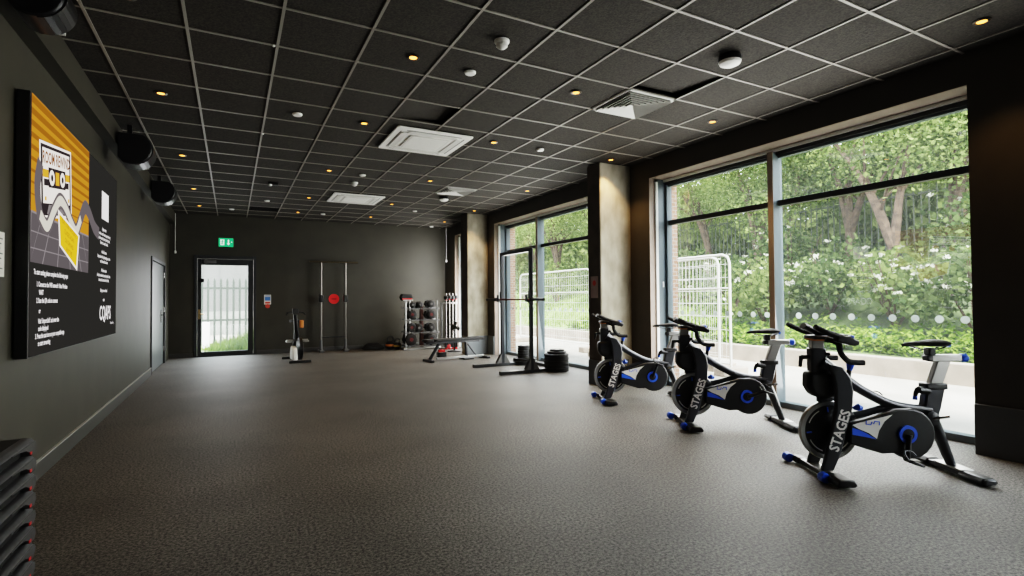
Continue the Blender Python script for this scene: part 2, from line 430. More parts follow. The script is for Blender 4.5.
# door in the left wall
d = thing('door_2', 'x', 'door', (XL, 0, 0)); del d['label']; del d['category']; struct(d)
MB().box(-.09, .02, 10.95, 11.02, 0, 2.06).box(-.09, .02, 12.96, 13.03, 0, 2.06).box(-.09, .02, 11.02, 12.96, 2.0, 2.06).build('door_frame', 'alud', d, False, .004)
MB().box(-.06, -.012, 11.03, 12.95, .01, 1.99).build('door_leaf', 'door', d, False, .004)
b = MB().box(-.012, -.004, 12.5, 12.55, .85, 1.1).cyl((-.004, 12.52, 1.0), (.05, 12.52, 1.0), .01).cyl((.05, 12.52, 1.0), (.05, 12.38, 1.0), .01)
b.build('door_handle', 'steel', d, True)
b = MB()
for z in (.3, 1.1, 1.8): b.cyl((-.004, 12.955, z-.05), (-.004, 12.955, z+.05), .012)
b.build('hinge', 'steel', d, True)

# ------------------------------------------------------------------ ceiling fittings
COLN = ['the wall with the screen', 'the screen side of the room', 'the window side of the room', 'the windows']
colx = [-.6, 1.3, 2.91, 4.77]
rowy = [1.72, 4.13, 5.93, 8.34, 10.73, 12.6]
ordn = ['first', 'second', 'third', 'fourth', 'fifth', 'sixth']
dl0 = None
for ci, x in enumerate(colx):
    rows = [y for y in rowy if not (y < 2 and ci < 3)]
    for k, y in enumerate(rows[::-1]):
        lab = 'warm recessed downlight, %s row from the screen wall, %s from the back wall' % (ordn[ci], ordn[k])
        if dl0 is None:
            dl0 = t = thing('downlight', lab, 'ceiling light', (x, y, ZC), 0, 'warm downlights in the dark ceiling', 'thing')
            MB().lathe([(.032, -.001), (.05, -.001), (.052, -.007), (.036, -.010), (.032, -.006)], (0,0,0), 'z', 24).build('ring', 'bulbrim', t)
            MB().lathe([(.0305, -.002), (.0305, -.0075), (.02, -.010), (.004, -.011)], (0,0,0), 'z', 20).build('lamp', 'lamp', t)
        else: dup(dl0, lab, (x, y, ZC))
        ld = bpy.data.lights.new('spot', 'SPOT'); ld.energy = (22 if y < 2 else 55) if x > 4 else 14; ld.color = (1., .62, .26); ld.spot_size = R(95); ld.spot_blend = .6; ld.shadow_soft_size = .03
        lo = bpy.data.objects.new('downlight_lamp_light', ld); col.objects.link(lo); lo.location = (x, y, ZC-.03)

def detector(x, y, label):
    t = thing('smoke_detector', label, 'smoke detector', (x, y, ZC), 0, 'smoke detectors', 'thing')
    MB().lathe([(.058, -.004), (.058, -.018), (.05, -.028)], (0,0,0)).build('base', 'white', t)
    MB().lathe([(.044, -.028), (.044, -.05), (.03, -.062), (.012, -.072), (.004, -.074)], (0,0,0)).build('head', 'offwhite', t)
detector(1.817, 3.55, 'white smoke detector with a domed nose, nearest the camera')
detector(1.81, 9.0, 'white domed smoke detector just in front of the farther air conditioning cassette')
sens = [(1.823, 4.17, 'flat white sensor disc beside the nearer smoke detector'), (.606, 5.946, 'flat white sensor disc midway between two downlights, near the screen'),
        (1.814, 8.4, 'flat white sensor disc beside the farther smoke detector'), (.604, 11.39, 'small white disc before the dark ceiling opening'),
        (-.01, 12.75, 'white disc above and in front of the exit sign'), (1.83, 12.6, 'white disc between the farther air conditioning cassette and the back wall'),
        (3.594, 5.932, 'flat white sensor disc nearest the first concrete column'), (3.588, 11.32, 'white disc level with the farther column, mid ceiling'),
        (4.756, 13.55, 'white disc in the far window corner of the ceiling')]
s0 = None
for x, y, lab in sens:
    o = MB().lathe([(.05, 0), (.05, -.010), (.042, -.020), (.02, -.022)], (0,0,0)).build('ceiling_sensor', 'white') if s0 is None else s0.copy()
    if s0 is not None: col.objects.link(o)
    s0 = s0 or o
    o.location = (x, y, ZC-.004); tag(o, lab, 'sensor', 'white ceiling sensor discs', 'thing')
def dome(x, y, label):
    t = thing('ceiling_speaker_dome', label, 'ceiling unit', (x, y, ZC), 0, 'black and white ceiling domes', 'thing')
    MB().lathe([(.085, -.004), (.09, -.03), (.09, -.05)], (0,0,0)).build('mount', 'black', t)
    MB().lathe([(.088, -.05), (.08, -.07), (.05, -.085), (.01, -.09)], (0,0,0)).build('dome', 'white', t)
dome(3.597, 2.93, 'black ringed white dome on the ceiling near the large window')
dome(3.605, 9.55, 'smaller-looking black ringed white dome beside the far ceiling diffuser')
t = thing('ceiling_projector_bracket', 'small dark bracket with a white sensor eye under the ceiling bar', 'sensor', (.584, 9.63, ZC), 0, None, 'thing')
MB().box(-.06, .10, -.05, .05, -.045, -.004).build('body', 'black', t, True, .01)
MB().ell((-.03, -.03, -.05), (.035, .035, .02)).build('eye', 'white', t)
for x, y, l in ((.279, 4.42, 'tiny white pin light on a ceiling bar near the camera'), (.318, 6.83, 'tiny white pin light on a ceiling bar farther along')):
    o = MB().lathe([(.012, 0), (.012, -.008), (.006, -.012)], (0,0,0), seg=12).build('ceiling_pin', 'white'); o.location = (x, y, ZC-.004)
    tag(o, l, 'sensor', 'tiny ceiling pins', 'thing')

def ac(x, y, label):
    t = thing('ceiling_air_conditioner', label, 'air conditioner', (x, y, ZC), 0, 'ceiling air conditioning cassettes', 'thing')
    b = MB(); h = .47
    b.prism(rrect(.94, .94, .03), 'z', -.022, -.004)
    b.build('panel', 'white', t, True, .006)
    b = MB()
    b.box(-.25, .25, -.25, .25, -.034, -.022)
    g = b.build('intake_grille', 'offwhite', t, True, .006)
    b = MB()
    for k in range(12): b.box(-.22, .22, -.22+k*.04-.006, -.22+k*.04+.006, -.037, -.034)
    b.build('grille_slat', 'white', g, False)
    for k in range(4):
        T = Matrix.Rotation(R(90*k), 4, 'Z')
        MB().prism([(-.33, .30), (.33, .30), (.29, .38), (-.29, .38)], 'z', -.030, -.020, T=T).build('louver', 'offwhite', t, True, .004)
        MB().box(-.34, .34, .385, .40, -.0235, -.0215, T=T).build('slot', 'dsteel', t, False)
    return t
ac(2.12, 6.29, 'large white square air conditioning cassette, the nearer of two')
ac(2.12, 10.45, 'white square air conditioning cassette, the farther of two')

def vent(x, y, label):
    t = thing('ceiling_vent', label, 'air vent', (x, y, ZC), 0, 'four-way ceiling diffusers', 'thing')
    MB().box(-.29, .29, -.29, .29, .0, .004).build('backing', 'void', t, False)
    b = MB()
    for s in (-1, 1): b.box(s*.285-.014, s*.285+.014, -.299, .299, -.012, 0).box(-.299, .299, s*.285-.014, s*.285+.014, -.012, 0)
    b.build('frame', 'offwhite', t, False, .003)
    for q in range(4):
        T = Matrix.Rotation(R(90*q), 4, 'Z'); b = MB()
        for k in range(6):
            r1 = .27-k*.042; z = -.004
            a = [(-r1, r1, z-.026), (r1, r1, z-.026), (r1-.03, r1-.03, z+.004), (-(r1-.03), r1-.03, z+.004)]
            b.add([T @ Vector(p) for p in a]+[T @ (Vector(p)+Vector((0,0,.003))) for p in a], [(3,2,1,0),(4,5,6,7),(0,1,5,4),(1,2,6,5),(2,3,7,6),(3,0,4,7)])
        b.build('louver', 'offwhite', t, False)
    return t
vent(GX+.6*7.5, GY+.6*1.5, 'square four-way louvred diffuser, nearest the big window')
vent(GX+.6*7.5, GY+.6*9.5, 'square four-way louvred diffuser, the farther one beside a ceiling dome')
t = thing('ceiling_return_slot', 'dark open return slot in place of one ceiling tile near the back wall', 'air vent', (GX+.6*2.5, GY+.6*15.5, ZC), 0, None, 'thing')
MB().box(-.29, .29, -.29, .29, .03, .05).build('duct', 'void', t, False)
b = MB()
for k in range(5): b.box(-.28, .28, -.24+k*.12-.006, -.24+k*.12+.006, .0, .03)
b.build('bar', 'black', t, False)

# speakers under the ceiling on the left wall
def speaker(x, y, z, label, s=1.):
    t = thing('wall_mount_speaker', label, 'speaker', (x, y, z), 0, 'black loudspeakers along the screen wall', 'thing')
    p = [(-.13, .14), (-.13, -.10), (-.09, -.15)]
    for k in range(13):
        a = R(-95+k*(150/12)); p.append((-.02+.17*math.cos(a), -.0+.165*math.sin(a)))
    p = [(u*s, v*s) for u, v in p]
    MB().prism(p, 'y', -.15*s, .15*s).build('cabinet', 'blackm', t, True, .012)
    q = [(u*.985+.006, v*.985) for u, v in p[4:-1]]
    b = MB()
    for i in range(len(q)-1):
        (x0, z0), (x1, z1) = q[i], q[i+1]
        nx, nz = (z1-z0), -(x1-x0); l = math.hypot(nx, nz) or 1; nx, nz = nx/l*.006, nz/l*.006
        b.add([(x0,-.13*s,z0),(x0,.13*s,z0),(x1,.13*s,z1),(x1,-.13*s,z1),(x0+nx,-.13*s,z0+nz),(x0+nx,.13*s,z0+nz),(x1+nx,.13*s,z1+nz),(x1+nx,-.13*s,z1+nz)],
              [(3,2,1,0),(4,5,6,7),(0,1,5,4),(1,2,6,5),(2,3,7,6),(3,0,4,7)])
    b.build('grille', 'black', t, True)
    MB().box(-.07*s, -.03*s, -.02, .02, .12*s, ZC-z).build('bracket', 'black', t, False)
    MB().box(.02*s, .09*s, .151*s, .165*s, -.14*s, -.06*s).build('badge_plate', 'offwhite', t, False)
    return t
speaker(-1.0, 4.02, 3.05, 'black loudspeaker with a curved front hung high above the screen, nearest of three', .9)
speaker(-.96, 7.2, 2.965, 'rounded black loudspeaker hung high just past the far end of the screen', 1.12)
speaker(-.96, 9.9, 2.985, 'rounded black loudspeaker hung high toward the back wall, farthest of three', 1.12)

# ------------------------------------------------------------------ exit sign, notices, cords
t = thing('exit_sign', 'green and white illuminated emergency exit sign above the back door', 'exit sign', (-.125, YB-.004, 2.625), 0, None, 'thing')
MB().box(-.15, .15, -.04, 0, -.10, .10).build('body', 'green', t, True, .006)
b = MB().quad((-.115,-.0425,-.065), (-.035,-.0425,-.065), (-.035,-.0425,.065), (-.115,-.0425,.065))
def pol(pts, m=0): b.add([(x, -.0425, z) for x, z in pts], [tuple(range(len(pts)))], m)
pol([(.05,-.065), (.085,-.02), (.062,-.02), (.062,.065), (.038,.065), (.038,-.02), (.015,-.02)])
pol([(-.005+.11,.0), (.125,.0), (.125,.02), (.105,.02)])
b.build('pictogram', 'exitw', t, False)
b = MB()
b.lathe([(.013, 0), (.013, .001)], (-.07, -.0445, .042), 'y', 12)
for pts in ([(-.085,.028),(-.062,.03),(-.068,-.012),(-.088,-.008)], [(-.088,-.008),(-.07,-.012),(-.055,-.05),(-.068,-.052)], [(-.088,-.008),(-.078,-.012),(-.095,-.05),(-.107,-.045)], [(-.085,.028),(-.085,.018),(-.107,.005),(-.11,.012)], [(-.062,.03),(-.062,.02),(-.042,.008),(-.04,.016)]):
    b.add([(x, -.044, z) for x, z in pts], [(0,1,2,3)])
b.build('running_figure', 'green', t, False)
MB().box(-.05, .05, -.03, -.002, -.135, -.10).build('holder', 'black', t, False)

t = thing('fire_action_sign', 'small blue and white fire notice on the back wall by the glass door', 'notice', (.755, YB-.003, 1.27), 0, None, 'thing')
MB().box(-.075, .075, -.003, 0, -.09, .14).build('sheet', 'paper', t, False)
MB().box(-.06, .06, -.005, -.003, .0, .09).box(-.055, .055, -.005, -.003, .105, .12).build('blue_print', 'pblue', t, False)
MB().box(-.055, .055, -.005, -.003, -.07, -.03).lathe([(.05, -.004), (.05, -.001)], (0, 0, -.13), 'y', 18).build('call_point', 'pred', t, False)
t = thing('notice_sign', 'white sheet pinned to the wall at the near end of the screen', 'notice', (XL+.002, 4.19, 1.56), 0, None, 'thing')
MB().box(0, .003, -.11, .11, -.135, .135).build('sheet', 'paper', t, False)
b = MB()
for k in range(7): b.box(.003, .004, -.08, .08-(k % 3)*.02, .09-k*.03, .098-k*.03)
b.build('print', 'dsteel', t, False)
t = thing('column_wall_sign', 'small pale notice fixed to the flank of the nearer concrete column', 'notice', (4.712, 6.27, 1.43), 0, None, 'thing')
MB().box(-.004, -.001, -.09, .09, -.16, .16).build('plate', mat('faded_pink_print', (.34, .25, .22), .6), t, False)
MB().lathe([(.04, -.006), (.04, -.004)], (0, 0, .06), 'x', 16).build('symbol', 'pred', t, False)
for x, y, zb, l in ((-1.12, YB-.03, 2.36, 'pale pull cord hanging in the corner beside the side door'), (5.16, 13.5, 2.30, 'pale pull cord hanging in the window corner by the dumbbell rack')):
    t = thing('hanging_pull_cord', l, 'pull cord', (x, y, 0), 0, 'ceiling pull cords', 'thing')
    MB().cyl((0,0,zb), (0,0,ZC-.01), .006, seg=6).build('cord', 'offwhite', t)
    MB().lathe([(.01, .05), (.022, .03), (.026, 0), (.02, -.02)], (0,0,zb)).build('toggle', 'offwhite', t)
o = MB().lathe([(.11, -.012), (.125, -.012), (.125, 0)], (0,0,0), 'y', 32).add([(x,-.0125,z) for x,z in ((-.06,-.012),(.06,-.012),(.06,.012),(-.06,.012))], [(0,1,2,3)], 1).build('round_wall_sign', ['redsign', mat('dark_red_print', (.12, .005, .005), .5)])
o.location = (2.28, YB-.004, 1.30); tag(o, 'round red sign on the dark back wall between two silver poles', 'sign', None, 'thing')

# ------------------------------------------------------------------ the screen
SX = -1.15
t = thing('wall_mount_screen', 'large wall display with an orange cassette graphic and white instructions', 'screen', (SX, 0, 0), 0, None, 'thing')
MB().box(XL+.012-SX, -.004, 4.44, 7.32, .905, 2.64).build('casing', 'black', t, False, .006)
MB().box(-.004, 0, 4.45, 7.31, .915, 2.63).build('display_panel', emat('screen_dark', (.030, .029, .027), 1.), t, False)
def E(n, c, s=1.): return emat('screen_'+n, c, s)
ux, uy = (0,1,0), (0,0,1)
ly = [0.]
def lay(pts, h): return [(h, y, z) for y, z in pts]
class G(MB):
    def pg(s, pts, h, m=0):
        n = len(pts); ar = sum(pts[i][0]*pts[(i+1) % n][1]-pts[(i+1) % n][0]*pts[i][1] for i in range(n))
        if ar < 0: pts = pts[::-1]
        return s.add(lay(pts, h), [tuple(range(n))], m)
    def band(s, pts, w, h, m=0):
        P = bez([(p[0], p[1], 0) for p in pts], 8); L, Rr = [], []
        for i, p in enumerate(P):
            d = (P[min(i+1, len(P)-1)]-P[max(i-1, 0)]).normalized(); nn = Vector((-d.y, d.x, 0))*w
            L.append(p+nn); Rr.append(p-nn)
        for i in range(len(P)-1):
            s.add([(h, Rr[i].x, Rr[i].y), (h, Rr[i+1].x, Rr[i+1].y), (h, L[i+1].x, L[i+1].y), (h, L[i].x, L[i].y)], [(0,1,2,3)], m)
        return s
# orange sunburst sky with dark horizontal stripes, grey road below
g = G().pg([(4.45, 1.86), (6.0, 1.86), (6.0, 2.63), (4.45, 2.63)], .0010)
for k in range(9):
    z = 1.97+k*.075
    g.pg([(4.45, z), (6.0, z), (6.0, z+.010+.005*k), (4.45, z+.010+.005*k)], .0015, 1)
g.build('orange_backdrop', [E('orange', (.60, .25, .03), .85), E('orange_dark', (.36, .14, .018), .8)], t, False)
g = G().pg([(4.45, 1.53), (6.0, 1.53), (6.0, 1.86), (4.45, 1.86)], .0010)
g.pg([(4.45, 1.853), (6.0, 1.853), (6.0, 1.867), (4.45, 1.867)], .0020, 1)
for k in range(-1, 9):
    y0 = 4.45+k*.22; y1 = 5.225+(y0-5.225)*1.6
    g.pg([(max(4.45, min(6., y0)), 1.853), (max(4.45, min(6., y0+.012)), 1.853), (max(4.45, min(6., y1+.018)), 1.53), (max(4.45, min(6., y1)), 1.53)], .0014, 1)
for z in (1.62, 1.73): g.pg([(4.45, z), (6., z), (6., z+.008), (4.45, z+.008)], .0014, 1)
g.build('grid_floor_graphic', [E('road', (.13, .115, .12), .8), E('roadline', (.28, .25, .26), .8)], t, False)
# cassette
def cz(u, v):   # tilted cassette space: u 0..1, v 0..1
    return (4.66+u*.74-v*.04, 1.87+v*.47+u*.10)
g = G()
g.pg([cz(-.03,-.06), cz(1.03,-.06), cz(1.03,1.06), cz(-.03,1.06)], .0030, 0)
g.pg([cz(0,-.02), cz(1,-.02), cz(1,1.02), cz(0,1.02)], .0034, 1)
g.pg([cz(.05,.16), cz(.95,.16), cz(.95,.97), cz(.05,.97)], .0038, 0)
g.pg([cz(.08,.42), cz(.92,.42), cz(.92,.52), cz(.08,.52)], .0041, 1)
g.pg([cz(.05,.54), cz(.22,.54), cz(.22,.66), cz(.05,.66)], .0041, 2); g.pg([cz(.80,.54), cz(.95,.54), cz(.95,.66), cz(.80,.66)], .0041, 2)
g.pg([cz(.22,.40), cz(.80,.40), cz(.80,.70), cz(.22,.70)], .0043, 1)
for u in (.33, .69):
    c = [cz(u+.085*math.cos(R(a)), (.55)+.12*math.sin(R(a))) for a in range(0, 360, 24)]; g.pg(c, .0047, 0)
    c = [cz(u+.04*math.cos(R(a)), (.55)+.055*math.sin(R(a))) for a in range(0, 360, 36)]; g.pg(c, .0050, 1)
g.pg([cz(.45,.45), cz(.57,.45), cz(.57,.65), cz(.45,.65)], .0047, 2)
g.pg([cz(.16,.0), cz(.84,.0), cz(.78,.14), cz(.22,.14)], .0038, 3)
for u in (.1, .88): g.pg([cz(u,.2), cz(u+.05,.2), cz(u+.05,.26), cz(u,.26)], .0045, 2)
cw, ck, cor, cg = E('cream', (.78, .72, .66), 1.35), E('ink', (.035, .028, .03), 1.), E('amber', (.85, .40, .05), .9), E('grey', (.20, .18, .18), 1.)
cas = g.build('cassette_graphic', [cw, ck, cor, cg], t, False)
g = G(); e = Vector((0,1,.135)).normalized(); up_ = Vector((0,-.08,1)).normalized()
p = cz(.50,.75); g.text('ROOM REWIND', .118, (.0052, p[0], p[1]), e, up_, 0, 'CENTER', .80, bold=.003)
g.build('title_lettering', [E('brown_ink', (.20, .07, .02), 1.)], t, False)
# tape ribbon
rib = [(4.62, 2.22), (4.56, 2.05), (4.62, 1.86), (4.78, 1.80), (4.93, 1.93), (5.08, 2.03), (5.24, 2.00), (5.42, 1.90), (5.56, 1.86), (5.70, 1.98), (5.84, 2.10), (6.0, 2.07), (6.2, 1.97), (6.4, 1.93)]
g = G().band(rib, .062, .0056, 0).band(rib[2:10], .038, .0060, 1).build('tape_ribbon_graphic', [E('tape', (.12, .105, .11), 1.), E('tape_light', (.72, .68, .58), .95)], t, False)
# ticket
tk = [(5.06, 1.93), (5.62, 1.82), (5.56, 1.56), (5.10, 1.70)]
c0 = (5.33, 1.75)
g = G().pg([(c0[0]+(y-c0[0])*1.12, c0[1]+(z-c0[1])*1.16) for y, z in tk], .0064, 0).pg(tk, .0068, 1)
for k in range(4): g.text(('PLAY YOUR FAVOURITE', 'CLASSES AGAIN', 'ON DEMAND', 'ANY TIME')[k], .052, (.0072, 5.34, 1.835-k*.062), Vector((0,1,-.2)).normalized(), Vector((0,.05,1)).normalized(), 2, 'CENTER', .78)
g.build('ticket_graphic', [cw, E('yellow', (.90, .50, .03), .95), E('ticket_ink', (.32, .14, .01), 1.)], t, False)
wt = E('white_text', (.75, .72, .72), 1.35)
g = G()
for (y, z, s, body) in ((4.52, 1.455, .048, 'To start casting please complete the following steps:'), (4.58, 1.375, .046, '1. Connect to the WiFi network: Video Wireless'), (4.63, 1.32, .046, 'WAIT'),
                     (4.58, 1.265, .046, '2. Scan the QR code to connect'), (4.63, 1.195, .046, 'or'), (4.62, 1.125, .046, 'Visit "airport.link" and enter the'), (4.62, 1.075, .046, 'code displayed'),
                     (4.56, 1.025, .046, '3. Press the cast icon on your compatible app'), (4.62, .975, .046, 'to start streaming')):
    g.text(body, s, (.002, y, z), ux, uy, 0, 'LEFT', .80, bold=.0012)
g.build('instruction_lettering', wt, t, False)
g = G()
for (z, s, body) in ((1.985, .045, 'Apple users'), (1.935, .042, 'Open the control centre, tap mirroring'), (1.89, .042, 'and choose this screen from the list.'), (1.845, .042, 'Enter the code if asked.'), (1.755, .045, 'Android users'),
                  (1.705, .042, 'Swipe down for quick settings, tap cast'), (1.66, .042, 'and choose this screen'), (1.57, .045, 'Windows users'), (1.52, .042, 'Hold the windows key and press K, then'), (1.475, .042, 'choose this screen from the list'), (1.37, .042, 'Enjoy your workout!'), (1.275, .042, 'with')):
    g.text(body, s, (.002, 6.66, z), ux, uy, 0, 'CENTER', .88, bold=.001)
g.text('CQAPS', .20, (.002, 6.74, 1.09), ux, uy, 0, 'CENTER', .85, bold=.003)
g.text('Powered by', .04, (.002, 7.08, 1.03), ux, uy, 0, 'CENTER', .9)
g.build('help_lettering', wt, t, False)
G().pg([(6.54, 2.10), (6.86, 2.10), (6.86, 2.38), (6.54, 2.38)], .002).build('white_square_graphic', wt, t, False)

# ------------------------------------------------------------------ step platforms, bottom corner
st0 = None
sn = ['topmost', 'second from the top', 'third from the top', 'fourth from the top', 'fifth from the top', 'sixth from the top', 'second from the bottom', 'bottom']
for k in range(8):
    z = .08*(7-k)
    lab = 'grey aerobic step platform, %s of the stack by the screen wall' % sn[k] if k else 'grey aerobic step platform with a black rubber top, topmost of the stack'
    if st0 is None:
        t = st0 = thing('step_platform', lab, 'step platform', (-.99, 2.76, z), 0, 'stacked aerobic step platforms')
        b = MB(); L_, W_ = .50, .165
        # top deck, sides sloping outward
        def ring(l, w_, zz): return [(-w_, -l, zz), (w_, -l, zz), (w_, l, zz), (-w_, l, zz)]
        rs = [ring(L_-.03, W_-.015, .079), ring(L_-.012, W_, .073), ring(L_-.002, W_+.012, .056), ring(L_-.02, W_-.0, .052)]
        vs = [v for r_ in rs for v in r_]; fs = [(0,1,2,3), (15,14,13,12)]
        for i in range(3):
            for q in range(4): fs.append((i*4+q, (i+1)*4+q, (i+1)*4+(q+1) % 4, i*4+(q+1) % 4))
        b.add(vs, fs); b.build('deck', 'stepg', t, True, .008)
        MB().box(-W_+.03, W_-.03, -L_+.05, L_-.05, .0785, .0798).build('grip_mat', 'rubber', t, False)
        for sgn in (-1, 1):
            for sx in (-1, 1):
                xo = sx*(W_+.012)
                prof = [(sgn*(L_-.002), .057), (sgn*(L_+.012), .028), (sgn*(L_-.01), .0), (sgn*(L_-.06), .0), (sgn*(L_-.085), .02), (sgn*(L_-.13), .038), (sgn*(L_-.22), .050), (sgn*(L_-.30), .053), (sgn*(L_-.30), .057)]
                ft = MB().prism(prof, 'x', min(xo, xo-sx*.05), max(xo, xo-sx*.05)).build('foot', 'stepg', t, True, .006)
                xs = sx*(W_+.0125)
                MB().box(xs-.0015, xs+.0015, min(sgn*(L_-.085), sgn*(L_-.06)), max(sgn*(L_-.085), sgn*(L_-.06)), .010, .022).build('grip_pad', 'red', ft, False)
        MB().box(-W_+.02, W_-.02, -L_+.09, L_-.09, .004, .052).build('recess_shade', 'void', t, False)  # black block fills the open recess, standing in for its shade
    else: dup(st0, lab, (-.99, 2.76, z))

# ------------------------------------------------------------------ indoor bikes
def make_bike(label):
    root = thing('spin_bike', label, 'exercise bike', (0,0,0), 0, 'indoor cycling bikes by the windows')
    # front stabiliser
    f = MB().box(-.005, .05, -.30, .30, .012, .052).build('front_stabiliser', 'frame', root, True, .008)
    MB().prism([(-.03,.012), (.09,.012), (.10,.03), (.08,.062), (-.015,.062), (-.03,.045)], 'y', -.315, -.15).build('foot_pad', 'black', f, True, .01)
    MB().prism([(-.02,.012), (.07,.012), (.07,.05), (-.01,.058)], 'y', .20, .31).build('foot_pad', 'black', f, True, .01)
    for y in (-.17, .30): MB().lathe([(.012, -.03), (.032, -.028), (.034, 0), (.034, .022), (.012, .026)], (-.04, y, .036), 'y', 20).build('transport_wheel', 'blue', f)
    MB().box(-.02, .07, -.10, .10, .050, .060).build('fork_plate', 'silver', f, True, .004)
    # rear stabiliser
    f = MB().box(.945, 1.02, -.30, .30, .014, .050).build('rear_stabiliser', 'frame', root, True, .008)
    for a, c_ in ((-.285, -.10), (.18, .31)): MB().prism([(.93,.014), (1.04,.014), (1.045,.032), (1.02,.058), (.95,.058), (.925,.03)], 'y', a, c_).build('foot_pad', 'black', f, True, .008)
    MB().box(.935, 1.03, -.12, .12, .050, .062).build('leg_plate', 'silver', f, True, .004)
    for y in (-.25, .25): MB().cyl((.985, y, 0), (.985, y, .014), .02).build('leveller', 'rubber', f)
    # fork blades
    fl = MB(); 
    left = [(.045,.80), (.082,.71), (.099,.605), (.094,.478), (.059,.301), (.018,.15), (-.014,.055)]
    right = [(.072,.055), (.125,.174), (.172,.351), (.21,.477), (.222,.604), (.205,.70), (.15,.775)]
    for y0, y1 in ((-.105, -.07), (.07, .105)): fl.prism(left[::-1][::-1]+right, 'y', y0, y1)
    fk = fl.build('fork', 'frame', root, True, .012, 3)
    # lettering up the near blade
    g = MB(); d = Vector((.34, 0, 1)).normalized(); n_ = Vector((-1, 0, .34)).normalized()
    g.text('STAGES', .100, (.100, -.1062, .185), d, n_, 0, 'LEFT', .86, bold=.0022)
    g.build('lettering', 'bwhite', fk, False)
    # flywheel
    fw = MB().lathe([(.178, -.018), (.205, -.020), (.210, -.012), (.210, .012), (.205, .020), (.178, .018)], (.10, 0, .315), 'y', 56, ring=True).build('flywheel', 'silver', root)
    MB().lathe([(.03, -.030), (.07, -.026), (.10, -.014), (.176, -.012), (.176, .012), (.10, .014), (.07, .026), (.03, .03)], (.10, 0, .315), 'y', 48).build('flywheel_disc', 'black', fw)
    b = MB()
    for a0, a1 in ((118, 160), (205, 250), (300, 330), (35, 70)):
        pts = []
        for k in range(9):
            a = R(a0+(a1-a0)*k/8); pts.append((.10+.158*math.cos(a), .315+.158*math.sin(a)))
        for k in range(8, -1, -1):
            a = R(a0+(a1-a0)*k/8); pts.append((.10+.150*math.cos(a), .315+.150*math.sin(a)))
        for k in range(8): b.add([(x, -.0135, z) for x, z in (pts[k], pts[k+1], pts[16-k], pts[17-k])], [(0,1,2,3)])
    b.build('disc_print', 'bwhite', fw, False)
    b = MB()
    for a in (185, 95, 285):
        c_, s_ = math.cos(R(a)), math.sin(R(a))
        b.cyl((.10+.13*c_, -.0145, .315+.13*s_), (.10+.165*c_, -.0145, .315+.165*s_), .006, seg=6)
    b.build('disc_blue_mark', 'blue', fw, False)
    MB().box(.02, .13, -.014, .014, .515, .555).build('brake_caliper', 'blackm', root, True, .008)
    # frame tube
    p = bez([(.04,0,.80), (.12,0,.745), (.235,0,.665), (.36,0,.585), (.52,0,.505), (.66,0,.470), (.82,0,.452)], 6)
    n = len(p); r_ = [.048+.030*max(0, 1-i/(n*.45)) for i in range(n)]
    MB().tube(p, r_, 12, 0, (.72, .86), up=(0,1,0)).build('main_tube', 'frame', root)
    p = bez([(.20,0,.40), (.36,0,.43), (.50,0,.465), (.62,0,.472)], 5)
    MB().tube(p, .028, 10, 0, (1., .75), up=(0,1,0)).build('lower_tube', 'frame', root)
    # head
    MB().prism([(-.03,.70), (.10,.66), (.085,.82), (.075,.90), (-.033,.90)], 'y', -.038, .038).build('head_tube', 'frame', root, True, .012)
    MB().box(-.022, .066, -.026, .026, .895, .965).build('handlebar_post', 'silver', root, True, .006)
    MB().prism([(-.062,.735), (-.066,.63), (-.03,.565), (.03,.545), (.12,.545), (.15,.60), (.15,.70), (.10,.75)], 'y', -.055, .055).build('resistance_housing', 'black', root, True, .03, 3)
    b = MB().cyl((-.03, 0, .835), (-.085, 0, .835), .016).tube([(-.085,0,.845), (-.092,0,.80), (-.096,0,.765)], [.016,.013,.012], 10)
    b.build('height_lever', 'black', root)
    b = MB().cyl((.065, -.03, .86), (.095, -.045, .86), .012); b.build('post_bolt', 'blackm', root)
    # resistance lever with blue cap
    lv = MB().tube([(.225,-.02,.66), (.236,-.02,.70), (.245,-.02,.745)], [.022,.018,.016], 12).build('resistance_lever', 'black', root)
    MB().tube([(.245,-.02,.742), (.250,-.02,.765), (.254,-.02,.790)], [.017,.023,.029], 14).build('lever_cap', 'blue', lv)
    MB().tube([(.215,-.10,.488), (.245,-.105,.497), (.272,-.105,.490)], [.012,.026,.014], 12).build('blue_latch', 'blue', root)
    # handlebar
    hb = MB().box(-.03, .13, -.075, .075, .965, .99).build('handlebar', 'black', root, True, .01)
    MB().box(-.025, .11, -.06, .06, .955, .966).build('clamp', 'orange', hb, False)
    for s in (-1, 1):
        q = [(.20,s*.15,.945), (.10,s*.165,.985), (0,s*.175,1.02), (-.085,s*.18,1.062)]
        MB().tube(bez(q, 5), [.030-.0006*i for i in range(16)], 10, 0, (1.1,.8)).build('horn', 'rubber', hb)
        q = [(.02,s*.12,.972), (.09,s*.145,.945), (.105,s*.15,.88), (.15,s*.15,.825), (.20,s*.15,.812), (.262,s*.15,.81)]
        MB().tube(bez(q, 6), .020, 10).build('drop_bar', 'rubber', hb)
        MB().prism([(.05,.958), (.15,.932), (.205,.932), (.215,.958), (.15,.995), (.06,1.0)], 'y', s*.17-.028, s*.17+.028).build('elbow_rest', 'black', hb, True, .012)
        MB().ell((.165, s*.17, .988), (.022, .02, .014)).build('blue_button', 'blue', hb)
    MB().tube([(.15,-.17,.958), (.15,.17,.958)], .02, 10).build('cross_bar', 'rubber', hb)
    MB().tube(bez([(.11,0,.985), (.03,0,1.01), (-.07,0,1.06)], 5), [.03]*11, 10, 0, (1.5,.7)).build('tablet_rest', 'black', hb)
    b = MB().prism([(.15,.955), (.24,.935), (.25,.99), (.21,1.0)], 'y', -.05, .05); b.build('console', 'black', hb, True, .012)
